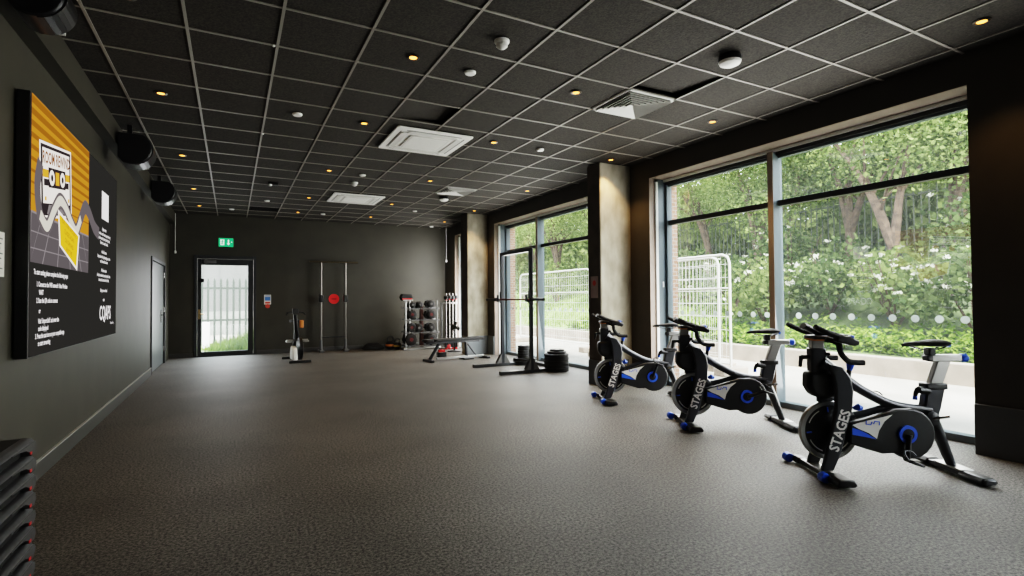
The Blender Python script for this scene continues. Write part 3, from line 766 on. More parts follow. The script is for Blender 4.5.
    # chain guard
    pts = [(.19,.385), (.30,.41), (.42,.445), (.52,.478)]
    for k in range(0, 15): a = R(100-k*16.5); pts.append((.615+.172*math.cos(a), .305+.175*math.sin(a)))
    pts += [(.42,.168), (.31,.200), (.19,.24)]
    cg_ = MB().prism(pts, 'y', -.10, -.045).build('chain_guard', 'black', root, True, .014, 3)
    g = MB().add([(x, -.1012, z) for x, z in ((.205,.372), (.245,.385), (.33,.405), (.42,.425), (.488,.442), (.43,.395), (.39,.33), (.375,.275), (.32,.315), (.25,.345))], [tuple(range(9, -1, -1))][::-1])
    g.build('white_decal', 'bwhite', cg_, False)
    g = MB().add([(x, -.1016, z) for x, z in ((.205,.352), (.25,.338), (.305,.312), (.372,.272), (.29,.29), (.205,.305))], [(0,1,2,3,4,5)])
    for k in range(2):
        o_ = (.325+.045*k, .385-.012*k+.012*k)
        pts2 = [(o_[0]-.022,-.1017,o_[1]+.016-.03*k*0), (o_[0]-.024,-.1017,o_[1]-.008), (o_[0]+.008,-.1017,o_[1]-.012), (o_[0]+.018,-.1017,o_[1]+.008)]
        pts2 = pts2 if k == 0 else [(2*o_[0]-p_[0], p_[1], 2*(o_[1]-.0)-p_[2]) for p_ in pts2]
        g.tube(pts2, .004, 6)
    g.build('blue_decal', 'blue', cg_, False)
    # crank set
    cr = MB().lathe([(.045, -.115), (.062, -.115), (.062, -.10), (.045, -.10)], (.585, 0, .305), 'y', 32).build('crank_ring', 'blue', root)
    MB().lathe([(.01, -.12), (.04, -.118), (.044, -.10)], (.585, 0, .305), 'y', 24).build('crank_hub', 'blackm', cr)
    return root, cr

def bike_cranks(root, ang):
    """crank arms and pedals at the given angle (degrees from the rear-pointing direction)"""
    for s, a in ((-1, ang), (1, ang+180)):
        c_, s_ = math.cos(R(a)), math.sin(R(a)); ox, oz = .585, .305
        e = (ox+.17*c_, oz+.17*s_)
        k = MB().tube([(ox, s*.118, oz), (ox+.06*c_, s*.125, oz+.06*s_), (e[0], s*.135, e[1])], [.02,.016,.014], 10).build('crank_arm', 'blackm', root)
        pd = MB().box(-.045, .045, -.045, .045, -.010, .010).build('pedal', 'blackm', root, True, .006)
        pd.location = (e[0], s*.19, e[1]); pd.rotation_euler = (0, R(18), 0)
        MB().cyl((0, -s*.055, 0), (0, s*.03, 0), .009).build('axle', 'steel', pd)
        b = MB(); w_ = .003
        b.tube(bez([(-.045,-.02,0), (-.085,-.015,.035), (-.075,0,.06), (-.035,0,.065), (.0,.0,.05)], 4), .005, 6)
        b.tube(bez([(-.045,.03,0), (-.085,.02,.035), (-.075,0,.06)], 4), .005, 6)
        b.build('toe_cage', 'blackm', pd)

def bike_seat(root):
    st = MB().prism([(.752,.40), (.862,.40), (.885,.47), (.924,.64), (.80,.64), (.775,.55)], 'y', -.035, .035).build('seat_tube', 'frame', root, True, .012)
    MB().box(.775, .93, -.042, .042, .60, .645, T=Matrix.Translation((0,0,0))).build('tube_collar', 'black', st, True, .01)
    MB().prism([(.812,.63), (.905,.63), (.972,.81), (.878,.81)], 'y', -.024, .024).build('seat_post', 'silver', root, True, .006)
    sl = MB().box(.825, 1.05, -.026, .026, .795, .845).build('seat_slider', 'silver', root, True, .008)
    MB().lathe([(.024, 0), (.03, .012), (.03, .045), (.02, .055)], (1.045, 0, .82), 'x', 18).build('slider_knob', 'blue', sl)
    MB().box(.80, .84, -.03, .03, .80, .84).build('slider_stop', 'black', sl, True, .006)
    b = MB().cyl((.80, -.02, .59), (.725, -.03, .60), .026, .024).tube([(.722,-.03,.605), (.705,-.03,.575), (.70,-.03,.55)], [.02,.016,.014], 10)
    l = b.build('seat_lever', 'black', root)
    MB().cyl((.701,-.03,.558), (.699,-.03,.530), .0155).build('lever_tip', 'blue', l)
    # saddle: nose toward the handlebar
    vs, fs = [], []
    prof = [(.655,.012,.918,.012), (.68,.022,.925,.018), (.74,.03,.930,.02), (.80,.042,.932,.024), (.86,.072,.936,.03), (.92,.092,.938,.034), (.96,.085,.935,.03), (.978,.05,.927,.018)]
    for x, w_, z, h in [(.64+(q_[0]-.655)*.93, q_[1], q_[2], q_[3]) for q_ in prof]:
        for k in range(14):
            a = 2*math.pi*k/14; c_, s_ = math.cos(a), math.sin(a)
            vs.append((x, w_*c_, z+(h*.5*s_ if s_ > 0 else h*1.1*s_)))
    n = len(prof)
    fs = [(i*14+k, i*14+(k+1) % 14, (i+1)*14+(k+1) % 14, (i+1)*14+k) for i in range(n-1) for k in range(14)]+[tuple(range(13, -1, -1)), tuple(range((n-1)*14, n*14))]
    sd = MB().add([tuple(v) for v in vs], [tuple(reversed(f)) for f in fs]).build('saddle', 'rubber', root)
    MB().tube([(.935,-.05,.915), (.945,0,.913), (.935,.05,.915)], .014, 8).build('saddle_tail', 'blue', sd)
    b = MB()
    for s in (-1, 1): b.tube(bez([(.70,s*.012,.905), (.78,s*.022,.885), (.88,s*.022,.885), (.94,s*.03,.91)], 4), .005, 6)
    b.build('saddle_rail', 'steel', sd)
    MB().box(.81, .86, -.03, .03, .84, .895).build('saddle_clamp', 'blackm', sd, True, .008)
    # rear leg
    p = bez([(.82,0,.42), (.865,0,.33), (.915,0,.20), (.965,0,.07), (.975,0,.05)], 6)
    MB().tube(p, [.055-.0009*i for i in range(len(p))], 12, 0, (.75,.9), up=(0,1,0)).build('rear_leg', 'frame', root)
    MB().cyl((.79,-.06,.40), (.885,-.10,.425), .009).build('release_pin', 'steel', root)
    MB().lathe([(.02,-.07), (.05,-.06), (.05,.06), (.02,.07)], (.80,0,.40), 'y', 20).build('pivot', 'blackm', root)

bikes = [((3.677, 2.327, 0), R(-28), 'nearest of the three dark spin bikes, closest to the camera', 262),
         ((3.942, 3.829, 0), R(-29), 'middle of the three spin bikes, in front of the window mullion', 18),
         ((4.02, 5.20, 0), R(-23), 'farthest of the three spin bikes, in front of the concrete column', 70)]
bk0, cr0 = make_bike(bikes[0][2]); bike_seat(bk0)
others = [dup(bk0, l) for (_, _, l, _) in bikes[1:]]
for rt, (loc, rz, l, ca) in zip([bk0]+others, bikes):
    rt.location = loc; rt.rotation_euler = (0,0,rz); bike_cranks(rt, ca)

# ------------------------------------------------------------------ squat stand, barbell, plates
t = thing('squat_stand', 'tall black squat stand with two uprights joined by a top bar', 'squat rack', (4.52, 8.35, 0))
for y in (-.54, .55):
    u = MB().box(-.03, .03, y-.03, y+.03, .03, 2.14).build('upright', 'frame', t, True, .005)
    b = MB()
    for k in range(24): b.lathe([(.008, -.0315), (.008, -.0305)], (0, y, .3+k*.07), 'x', 8)
    b.build('pin_hole', 'void', u, False)
    MB().box(-.60, .75, y-.032, y+.032, .008, .062).build('foot', 'frame', t, True, .006)
    MB().box(-.605, -.59, y-.034, y+.034, .006, .064).build('foot_cap', 'rubber', t, True, .003)
    b = MB()
    for s in (-1, 1): b.prism([(s*.03,.06), (s*.14,.06), (s*.03,.24)], 'y', y-.037, y-.029).prism([(s*.03,.06), (s*.14,.06), (s*.03,.24)], 'y', y+.029, y+.037)
    b.build('gusset', 'dsteel', t, False)
    MB().box(-.09, -.03, y-.036, y+.036, 1.21, 1.24).box(-.095, -.082, y-.036, y+.036, 1.21, 1.34).box(-.04, -.03, y-.036, y+.036, 1.19, 1.40).build('bar_hook', 'blackm', t, True, .003)
MB().box(-.028, .028, -.54, .55, 2.08, 2.14).build('top_bar', 'frame', t, True, .005)
MB().box(.60, .66, -.52, .53, .01, .062).build('rear_crossbar', 'frame', t, True, .005)
t = thing('barbell', 'long barbell resting in the hooks of the black squat stand', 'barbell', (4.46, 8.35, 1.255))
MB().cyl((0,-.88,0), (0,.98,0), .015).build('shaft', mat('rust_red_bar', (.16, .05, .04), .4, metal=.5), t)
for s, o_ in ((-1, -.66), (1, .68)):
    MB().cyl((0,o_,0), (0,o_+s*.40,0), .026).build('sleeve', 'blackm', t)
    MB().cyl((0,o_,0), (0,o_+s*.02,0), .04).build('collar', 'blackm', t)

def plate_mesh(r, th, mtl='rubber'):
    b = MB().lathe([(.027, 0), (r*.5, 0), (r*.55, .006), (r*.86, .006), (r*.9, 0), (r, .004), (r, th-.004), (r*.9, th), (r*.86, th-.006), (r*.55, th-.006), (r*.5, th), (.027, th)], (0,0,0), 'z', 36)
    return b
def stack(x, y, spec, where, group):
    z = 0; n = len(spec)
    for k, (r, th, dx) in enumerate(spec):
        t = thing('weight_plate', '', 'weight plate', (x+dx, y+dx*.5, z), random.random()*6, group)
        pos = 'topmost' if k == n-1 else ('bottom' if k == 0 else '%s from the bottom' % ordn[k])
        t['label'] = 'black weight plate, %s of %s' % (pos, where)
        plate_mesh(r, th).build('disc', 'rubber', t)
        MB().lathe([(.026, -.001), (.045, -.001), (.045, th+.001), (.026, th+.001)], (0,0,0), 'z', 20).build('hub', 'dsteel', t)
        z += th+.0015
stack(5.02, 7.80, [(.215, .062, 0), (.215, .062, .006), (.215, .062, -.004), (.215, .06, .004), (.215, .055, -.003), (.17, .04, .01), (.13, .03, .02)], 'the tall stack by the squat stand', 'plates in the tall stack')
stack(5.0, 8.92, [(.225, .075, 0), (.225, .05, .02), (.12, .05, -.01), (.12, .048, -.006), (.12, .048, -.012), (.12, .045, -.004), (.115, .04, -.008)], 'the lower stack behind the squat stand', 'plates in the lower stack')

# ------------------------------------------------------------------ bench
t = thing('weight_bench', 'flat black adjustable weight bench near the dumbbell rack', 'weight bench', (3.60, 10.25, 0), R(6))
MB().prism(rrect(1.16, .26, .05, cx=.60), 'z', .405, .46).build('back_pad', 'rubber', t, True, .012)
MB().prism(rrect(.20, .24, .05, cx=-.09), 'z', .41, .46).build('seat_pad', 'rubber', t, True, .012)
MB().box(-.12, 1.1, -.03, .03, .36, .404).build('top_rail', 'frame', t, True, .005)
MB().tube([(.16,0,.37), (.05,0,.20), (-.06,0,.04)], .034, 8).build('front_leg', 'frame', t)
MB().box(-.12, -.04, -.20, .20, .0, .05).build('front_foot', 'black', t, True, .01)
MB().tube([(.78,0,.37), (.80,0,.06)], .032, 8).build('rear_leg', 'frame', t)
MB().tube([(.82,0,.33), (1.02,0,.08)], .018, 8).build('brace', 'frame', t)
MB().box(.1, 1.22, -.028, .028, .03, .075).build('floor_rail', 'silver', t, True, .005)
MB().box(1.17, 1.26, -.22, .22, .0, .05).build('rear_foot', 'black', t, True, .01)
MB().box(.68, .92, -.12, .12, .0, .04).build('middle_foot', 'black', t, True, .01)
MB().lathe([(.012, 0), (.04, .004), (.04, .03), (.02, .036)], (.36, -.06, .30), 'y', 18).build('adjust_knob', 'red', t)
b = MB()
for k in range(6): b.box(.30+k*.05, .32+k*.05, -.04, .04, .27, .36)
b.build('adjust_ladder', 'blackm', t, False)
o = MB().prism(rrect(.20, .16, .03), 'z', 0, .11).box(-.07, .07, -.05, .05, .11, .16, 1).build('sand_weight', ['black', 'red'], None, True, .008)
o.location = (4.08, 11.0, 0); tag(o, 'black weight with a red top on the floor behind the bench', 'weight')

# ------------------------------------------------------------------ dumbbell rack and dumbbells
RX, RY = 3.86, 13.12
t = thing('dumbbell_rack', 'four tier dumbbell rack with pale uprights against the back wall', 'dumbbell rack', (RX, RY, 0))
for x in (0, .10, .82): MB().box(x-.02, x+.02, -.20, -.16, .03, 1.24).build('upright', 'silver', t, True, .004)
MB().box(.40, .48, -.12, -.02, .03, 1.14).build('centre_post', mat('maroon_post', (.09, .035, .03), .5), t, True, .006)
MB().box(-.08, .92, -.24, .28, .0, .05).build('base', 'silver', t, True, .008)
tiers = [.10, .44, .76, 1.05]
for z in tiers: MB().box(-.04, .88, -.20, -.16, z-.03, z).box(-.04, .88, .06, .10, z-.01, z+.02).build('tier_rail', 'dsteel', t, False, .003)
MB().box(-.08, .18, -.22, .02, 1.24, 1.265).build('top_tray', 'silver', t, True, .004)
def dumbbell(x, z, r, l, label, gname):
    t = thing('dumbbell', label, 'dumbbell', (RX+x, RY-.06, z+r*.9+.012), 0, gname)
    for s in (-1, 1):
        o_ = s*(l/2)
        MB().lathe([(r*.55, -.06), (r*.92, -.05), (r, -.03), (r, .03), (r*.92, .05), (r*.55, .06)], (0, o_, 0), 'y', 8).build('head', 'rubber', t, False, .006)
        MB().lathe([(r*.30, 0), (r*.30, .004)], (0, o_-.064 if s < 0 else o_+.06, 0), 'y', 16).build('end_cap', 'darkred' if r > .12 else 'dsteel', t)
    MB().cyl((0, -l/2+.03, 0), (0, l/2-.03, 0), .016).build('grip', 'steel', t)
tn = ['bottom', 'second', 'third', 'top']
DB = {0: [(.13, .165), (.66, .15)], 1: [(.14, .125), (.33, .11), (.66, .115)], 2: [(.16, .13), (.66, .125)], 3: [(.17, .085), (.36, .085), (.66, .105)]}
pn = {2: ['at the end by the kettlebells', 'at the end by the barbells'], 3: ['at the end by the kettlebells', 'in the middle', 'at the end by the barbells']}
for k, L_ in DB.items():
    for i, (x, r) in enumerate(L_):
        dumbbell(x, tiers[k], r, .22, 'black dumbbell on the %s tier of the rack, %s' % (tn[k], pn[len(L_)][i]), 'dumbbells on the rack')
o = MB().prism([(-.13, 0), (.13, 0), (.15, .06), (.11, .14), (-.11, .14), (-.15, .06)], 'y', -.09, .09).box(-.13, .13, -.095, -.09, .0, .035, 1).build('weight_block', ['rubber', 'red'], None, True, .01)
o.location = (RX+.03, RY-.10, 1.267); tag(o, 'black block weight with a red stripe on top of the rack upright', 'weight')

# upright barbell holder
t = thing('barbell_stand', 'upright silver stand holding thin barbells beside the dumbbell rack', 'barbell stand', (4.93, 12.75, 0))
MB().box(-.22, .22, -.13, .13, 0, .04).build('base', 'silver', t, True, .006)
MB().box(-.20, .20, -.12, .12, 1.16, 1.19).build('top_plate', 'silver', t, True, .004)
for x in (-.19, .19): MB().box(x-.015, x+.015, -.015, .015, .04, 1.16).build('post', 'dsteel', t, True, .003)
for k in range(4):
    x = -.135+k*.09
    s = thing('studio_barbell', 'thin silver barbell upright in the stand, %s from the dumbbell rack' % ordn[k], 'barbell', (4.93+x, 12.72-.14, 0), 0, 'barbells in the upright stand')
    MB().cyl((0,0,.02), (0,0,1.42), .0135).build('shaft', 'steel', s)
    MB().cyl((0,0,0), (0,0,.05), .03).build('end_stop', 'red', s)
    MB().lathe([(.014, 0), (.055, .004), (.058, .05), (.05, .09), (.014, .095)], (0,0,1.26+.02*(k % 2)), 'z', 20).build('collar_plate', 'rubber', s)
    MB().cyl((0,0,1.235+.02*(k % 2)), (0,0,1.26+.02*(k % 2)), .024).build('clip', 'red', s)
# floor fan by the far window
t = thing('floor_fan', 'small round fan on a short stand by the far window', 'fan', (4.78, 12.0, 0))
MB().lathe([(.17, 0), (.17, .02), (.05, .035)], (0,0,0)).build('base', 'black', t)
MB().cyl((0,0,.03), (0,0,.52), .018).build('pole', 'black', t)
MB().box(-.05, .05, -.02, .10, .54, .66).build('motor', 'black', t, True, .02)
b = MB()
for rr in (.15, .11, .07): 
    pts = [(rr*math.cos(R(a)), -.05-(.15-rr)*.3, .60+rr*math.sin(R(a))) for a in range(0, 361, 15)]
    b.tube(pts, .004, 5, cap=False)
for a in range(0, 360, 20): b.tube([(.03*math.cos(R(a)), -.09, .60+.03*math.sin(R(a))), (.15*math.cos(R(a)), -.05, .60+.15*math.sin(R(a)))], .0025, 4)
b.build('guard', 'silver', t)
b = MB()
for a in range(0, 360, 120):
    T = Matrix.Translation((0,-.03,.60)) @ Matrix.Rotation(R(a), 4, 'Y') @ Matrix.Rotation(R(25), 4, 'X')
    b.box(-.04, .04, -.003, .003, .02, .135, T=T)
b.build('blade', 'dsteel', t, False)

# kettlebells and rope
def kettlebell(x, y, s, m, label):
    t = thing('kettlebell', label, 'kettlebell', (x, y, 0), .3, 'kettlebells by the back wall')
    MB().lathe([(.05*s, 0), (.085*s, .02*s), (.105*s, .08*s), (.095*s, .14*s), (.06*s, .175*s), (.03*s, .18*s)], (0,0,0)).build('bell', 'rubber', t)
    MB().tube(bez([(-.06*s,0,.15*s), (-.075*s,0,.22*s), (-.05*s,0,.27*s), (.05*s,0,.27*s), (.075*s,0,.22*s), (.06*s,0,.15*s)], 5), .015*s, 10).build('handle', 'blackm', t)
    MB().lathe([(.1063*s, .07*s), (.1065*s, .085*s), (.1035*s, .115*s)], (0,0,0)).build('colour_band', m, t)
kettlebell(3.60, 13.45, 1.15, 'orange', 'black kettlebell with an orange band by the back wall')
kettlebell(3.75, 13.33, .95, mat('yellow_band', (.5, .36, .06), .5), 'smaller kettlebell with a yellow band next to the dumbbell rack')
b = MB(); pts = []
for k in range(120):
    a = R(k*30); rr = .20-.0009*k+.012*math.sin(k*.9)
    pts.append((rr*1.35*math.cos(a), rr*math.sin(a)*.8, .024+.0011*k+.006*math.sin(k*.37)))
o = b.tube(pts, .022, 7).build('battle_rope', 'rubber'); o.location = (3.18, 13.58, 0); tag(o, 'dark coiled rope heaped on the floor against the back wall', 'rope')

# pole rig by the back wall
t = thing('pole_rig', 'pair of slim silver poles with a crossbar standing by the back wall', 'training rig', (2.22, 13.62, 0))
for x in (-.285, .295):
    p = MB().cyl((x,0,.03), (x,0,2.20), .024).build('pole', 'pole', t)
    MB().box(x-.05, x+.05, -.07, .05, 1.22, 1.40).build('sliding_clamp', 'black', t, True, .02)
    MB().box(x-.06, x+.06, -.16, .16, 0, .05).build('foot', 'dsteel', t, True, .01)
    MB().cyl((x,0,.05), (x,0,.30), .04, .03).build('foot_sleeve', 'dsteel', t)
MB().cyl((-.56,0,2.215), (.60,0,2.215), .02).build('crossbar', mat('bronze_bar', (.10,.08,.05), .4, metal=.6), t)
MB().cyl((-.285,0,.36), (.295,0,.36), .014).build('lower_bar', 'blackm', t)

# upright bike seen end-on near the back door
t = thing('upright_bike', 'small upright exercise bike seen end-on before the dark back wall', 'exercise bike', (1.20, 11.75, 0), R(4))
MB().box(-.20, .22, -.29, -.23, 0, .05).build('front_foot', 'black', t, True, .01)
MB().box(-.20, .20, .62, .68, 0, .05).build('rear_foot', 'black', t, True, .01)
MB().lathe([(.03, -.045), (.20, -.04), (.235, -.03), (.235, .03), (.20, .04), (.03, .045)], (.045, 0, .275), 'x', 36).build('wheel', 'black', t)
MB().prism([(-.30,.06), (.10,.06), (.10,.20), (.0,.34), (-.22,.30)], 'x', -.13, -.04).build('fairing', 'white', t, True, .02)
MB().tube(bez([(0,.60,.06), (0,.40,.30), (0,.05,.52), (-.04,-.08,.72), (-.06,-.12,.98)], 5), .038, 10).build('mast', 'blackm', t)
MB().tube([(0,.42,.30), (.03,.40,.60), (.05,.38,.80)], .028, 10).build('seat_post', 'dsteel', t)
MB().prism([(-.03,.28), (.10,.28), (.15,.52), (-.08,.52)], 'z', .80, .86).build('saddle', 'rubber', t, True, .02)
MB().box(.03, .11, -.10, -.06, .70, .86).build('orange_bottle', 'orange', t, True, .02)
MB().tube(bez([(-.24,-.20,.98), (-.20,-.12,1.02), (-.06,-.12,1.03), (.08,-.12,1.02), (.12,-.20,.98)], 5), .016, 8).build('handlebar', 'rubber', t)
MB().box(-.12, 0, -.16, -.11, 1.0, 1.10).build('console', 'black', t, True, .01)
MB().cyl((-.20,.06,.44), (.22,.06,.44), .022).build('crank_axle', 'silver', t)
for s in (-1, 1): MB().box(.01+s*.17-.05, .01+s*.17+.05, -.02, .12, .40, .44).build('pedal', 'silver', t, True, .01)

# ------------------------------------------------------------------ outside
struct(MB().box(5.6, 9.16, -6, 34, -.12, -.02).build('pavement', 'pave', smooth=False))
struct(MB().box(-10, 5.6, YB+.2, 34, -.14, -.03).build('ground_back', 'pave', smooth=False))
struct(MB().box(9.16, 9.38, -6, 34, -.12, .29).build('wall_low_garden', 'lowwall', smooth=False, bevel=.015))
def bank_z(x, y):
    pts = [(9.38, .24), (10.2, .48), (11.5, .95), (13, 1.55), (15, 2.2), (18, 2.7), (26, 3.0)]
    for (a, za), (c_, zc_) in zip(pts, pts[1:]):
        if x <= c_: return za+(zc_-za)*(x-a)/(c_-a)+.05*math.sin(x*2.1+y*1.3)
    return pts[-1][1]
b = MB(); nx, ny = 28, 50
for j in range(ny+1):
    for i in range(nx+1):
        x = 9.38+(26-9.38)*(i/nx)**1.3; y = -6+40*j/ny; b.v.append((x, y, bank_z(x, y)))
for j in range(ny):
    for i in range(nx): b.f.append((j*(nx+1)+i, j*(nx+1)+i+1, (j+1)*(nx+1)+i+1, (j+1)*(nx+1)+i)); b.m.append(1 if b.v[j*(nx+1)+i][1] > 9 and i < 12 else 0)
struct(b.build('hill_bank', ['soil', 'lawn'], smooth=True))

def leaves(b, c, r, n, size, rnd, shell=.55, m=0, flat=0.):
    """n leaf blades scattered in an ellipsoid, denser towards its skin"""
    for _ in range(n):
        while True:
            d = Vector((rnd.gauss(0,1), rnd.gauss(0,1), rnd.gauss(0,1)))
            if d.length > .01: break
        d.normalize(); q = rnd.uniform(shell, 1.0)**.7
        p = Vector(c)+Vector((d.x*r[0]*q, d.y*r[1]*q, d.z*r[2]*q))
        s = size*rnd.uniform(.6, 1.35)
        u = Vector((rnd.gauss(0,1), rnd.gauss(0,1), rnd.gauss(0,1)*(1-flat))); u.normalize()
        w = u.cross(Vector((rnd.gauss(0,1), rnd.gauss(0,1), rnd.gauss(0,1))));
        if w.length < .01: continue
        w.normalize(); w *= s*.36; u *= s
        b.add([p-u*.5, p-u*.1+w, p+u*.5, p-u*.1-w], [(0,1,2,3)], m)

def tree(name, x, y, h, crown, nl, size, lm, label, seed, lean=0.):
    rnd = random.Random(seed); z0 = bank_z(x, y)-.1
    t = thing(name, label, 'tree', (x, y, z0), 0, 'trees on the bank')
    b = MB(); tips = []
    fork = rnd.uniform(.9, 1.5)
    base = [(0,0,0), (.05*lean,.1*lean,fork*.5), (.15*lean,.2*lean,fork)]
    b.tube(bez(base, 4), [.17-.008*i for i in range(9)], 9)
    for k in range(rnd.choice((3, 4))):
        a = rnd.uniform(0, 6.28); sp = rnd.uniform(.5, 1.3)
        e = Vector((.15*lean+sp*math.cos(a), .2*lean+sp*1.3*math.sin(a), fork+rnd.uniform(1.6, h-fork)))
        mid = Vector((.15*lean+sp*.35*math.cos(a), .2*lean+sp*.5*math.sin(a), fork+(e.z-fork)*.5))
        P = bez([base[-1], mid, e], 5); b.tube(P, [.10-.007*i for i in range(11)], 7); tips.append(e)
        for q in range(3):
            s0 = P[rnd.randint(4, 9)]; e2 = s0+Vector((rnd.uniform(-.9,.9), rnd.uniform(-1.1,1.1), rnd.uniform(.3,1.1)))
            b.tube([s0, (s0+e2)/2+Vector((0,0,.1)), e2], [.035,.025,.012], 5); tips.append(e2)
    b.build('trunk', 'bark', t)
    b = MB(); k = len(tips); per = nl//(k+4)
    for e in tips: leaves(b, e, (crown*.42, crown*.46, crown*.36), per, size, rnd, .1)
    for q in range(4): leaves(b, (rnd.uniform(-.5,.5), rnd.uniform(-1.,1.), h*rnd.uniform(.62,.95)), (crown*.6, crown*.7, crown*.4), per, size, rnd, .2)
    b.build('foliage', lm, t, False)
TR = [(11.9, 5.9, 4.6, 2.2, 'leafA', 'thin tree with bare forking brown stems in front of the dark railing'), (12.6, 5.2, 4.6, 2.6, 'leafA', 'many-stemmed tree nearest the wall edge of the big window'), (13.3, 7.4, 5.0, 2.8, 'leafB', 'brown branching tree behind the middle of the big window'),
      (12.9, 9.6, 4.8, 2.7, 'leafA', 'tree with slanting brown trunks beside the window mullion'), (13.6, 12.0, 5.2, 3.0, 'leafC', 'pale green tree seen above the white fence panel'),
      (13.2, 14.8, 5.0, 2.8, 'leafC', 'light green tree rising behind the first concrete column'), (13.8, 17.6, 5.4, 3.0, 'leafA', 'bushy tree behind the near pane of the second window'),
      (13.4, 20.6, 5.2, 2.9, 'leafC', 'pale leafy tree over the second window mullion'), (13.9, 23.8, 5.4, 3.1, 'leafA', 'leafy tree beyond the squat stand'), (14.0, 27.4, 5.6, 3.2, 'leafC', 'farthest tree, seen through the narrow far window'),
      (15.6, 6.2, 5.6, 3.2, 'leafC', 'tall pale tree standing behind the dark railing'), (15.8, 10.8, 5.8, 3.3, 'leafA', 'tall tree behind the railing, farther back')]
for i, (x, y, h, c_, lm, lab) in enumerate(TR): tree('broadleaf_tree', x, y, h, c_, 3000 if i == 0 else 10500, .088, lm, lab, 40+i, random.uniform(-1, 1))

def shrub(x, y, r, h, lm, white, label, seed, n=1500):
    rnd = random.Random(seed); z0 = bank_z(x, y)-.05
    t = thing('flowering_shrub' if white else 'leafy_shrub', label, 'shrub', (x, y, z0), 0, 'shrubs on the bank')
    b = MB()
    for k in range(6):
        a = rnd.uniform(0, 6.28); b.tube([(0,0,0), (r*.3*math.cos(a), r*.3*math.sin(a), h*.4), (r*.6*math.cos(a), r*.6*math.sin(a), h*.8)], [.025,.016,.008], 5)
    b.build('stems', 'bark', t)
    b = MB()
    cs = [(rnd.uniform(-.5,.5)*r, rnd.uniform(-.6,.6)*r, h*rnd.uniform(.35,.75)) for _ in range(6)]
    for c_ in cs: leaves(b, c_, (r*.6, r*.65, h*.34), n//6, .12, rnd, .25)
    b.build('foliage', lm, t, False)
    if white:
        b = MB()
        for _ in range(white):
            c_ = rnd.choice(cs); d = Vector((rnd.gauss(-.5,.6), rnd.gauss(0,.8), rnd.gauss(.4,.6))).normalized()
            p = Vector(c_)+Vector((d.x*r*.6, d.y*r*.65, d.z*h*.36))
            leaves(b, p, (.07, .08, .035), 12, .05, rnd, .1)
        b.build('blossom', 'blossom', t, False)
SH = [(10.6, 4.0, .9, 1.5, 'leafB', 26, 'white flowering bush at the wall edge of the big window'), (10.9, 5.3, 1.0, 1.6, 'leafA', 34, 'white flowering bush behind the nearest bike saddle'),
      (11.2, 6.7, 1.0, 1.7, 'leafB', 30, 'white flowering bush above the nearest bike handlebar'), (10.7, 7.9, .9, 1.5, 'leafA', 26, 'white flowering bush just past the window mullion'),
      (11.4, 9.3, 1.0, 1.7, 'leafB', 20, 'lightly flowering bush behind the middle bike'), (11.6, 11.0, 1.1, 1.8, 'leafB', 0, 'dark green bush behind the nearer white fence panel'),
      (11.8, 13.0, 1.1, 1.8, 'leafA', 0, 'green bush hidden partly by the first concrete column'), (12.0, 16.0, 1.1, 1.8, 'leafB', 0, 'dark bush behind the near pane of the second window'),
      (12.0, 18.6, 1.2, 1.9, 'leafA', 0, 'mid green bush behind the second fence panel'), (12.1, 21.6, 1.2, 1.9, 'leafB', 0, 'dark bush behind the far end of the second fence panel'), (12.2, 25.0, 1.3, 2.0, 'leafA', 0, 'bush at the far end of the bank'),
      (12.2, 4.6, 1.1, 2.0, 'leafB', 8, 'taller dark bush under the many-stemmed tree'), (12.5, 8.4, 1.1, 1.9, 'leafB', 8, 'taller dark bush under the slanting brown trunks')]
for i, (x, y, r, h, lm, wn, lab) in enumerate(SH): shrub(x, y, r, h, lm, wn, lab, 80+i)
# low ground cover along the wall
rnd = random.Random(5); b = MB()
for k in range(9000):
    y = rnd.uniform(1.5, 14); x = 9.40+abs(rnd.gauss(0, .55))+.07; z = bank_z(x, y)+rnd.uniform(0, .22)
    s = rnd.uniform(.05, .12); a = rnd.uniform(0, 6.28); u = Vector((math.cos(a)*s, math.sin(a)*s, rnd.uniform(.2, 1.)*s)); w_ = Vector((-math.sin(a)*s*.4, math.cos(a)*s*.4, 0)); p = Vector((x, y, z))
    b.add([p-u*.5, p+w_, p+u*.5, p-w_], [(0,1,2,3)])
for k in range(7000):
    y = rnd.uniform(9, 30); x = rnd.uniform(9.42, 12.); z = bank_z(x, y); h = rnd.uniform(.06, .2); a = rnd.uniform(0, 6.28); w_ = Vector((math.cos(a)*.012, math.sin(a)*.012, 0))
    p = Vector((x, y, z)); b.add([p-w_, p+w_, p+Vector((rnd.gauss(0,.04), rnd.gauss(0,.04), h))], [(0,1,2)])
o = b.build('undergrowth', 'leafD', None, False); tag(o, 'bright low ground cover and grass along the top of the garden wall', 'undergrowth', None, 'stuff')
b = MB()
for k in range(420):
    leaves(b, (rnd.uniform(15.4, 20), -2+rnd.uniform(0, 38), rnd.uniform(1.4, 6.0)), (1.1, 1.2, .9), 130, .30, rnd, .1)
for k in range(40):
    leaves(b, (rnd.uniform(16, 18.5), rnd.uniform(12, 17), rnd.uniform(2.2, 4.4)), (1.0, 1.1, .8), 110, .28, rnd, .1)
o = b.build('distant_woods', 'leafC', None, False); tag(o, 'pale green mass of distant foliage beyond the bank', 'woods', None, 'stuff')
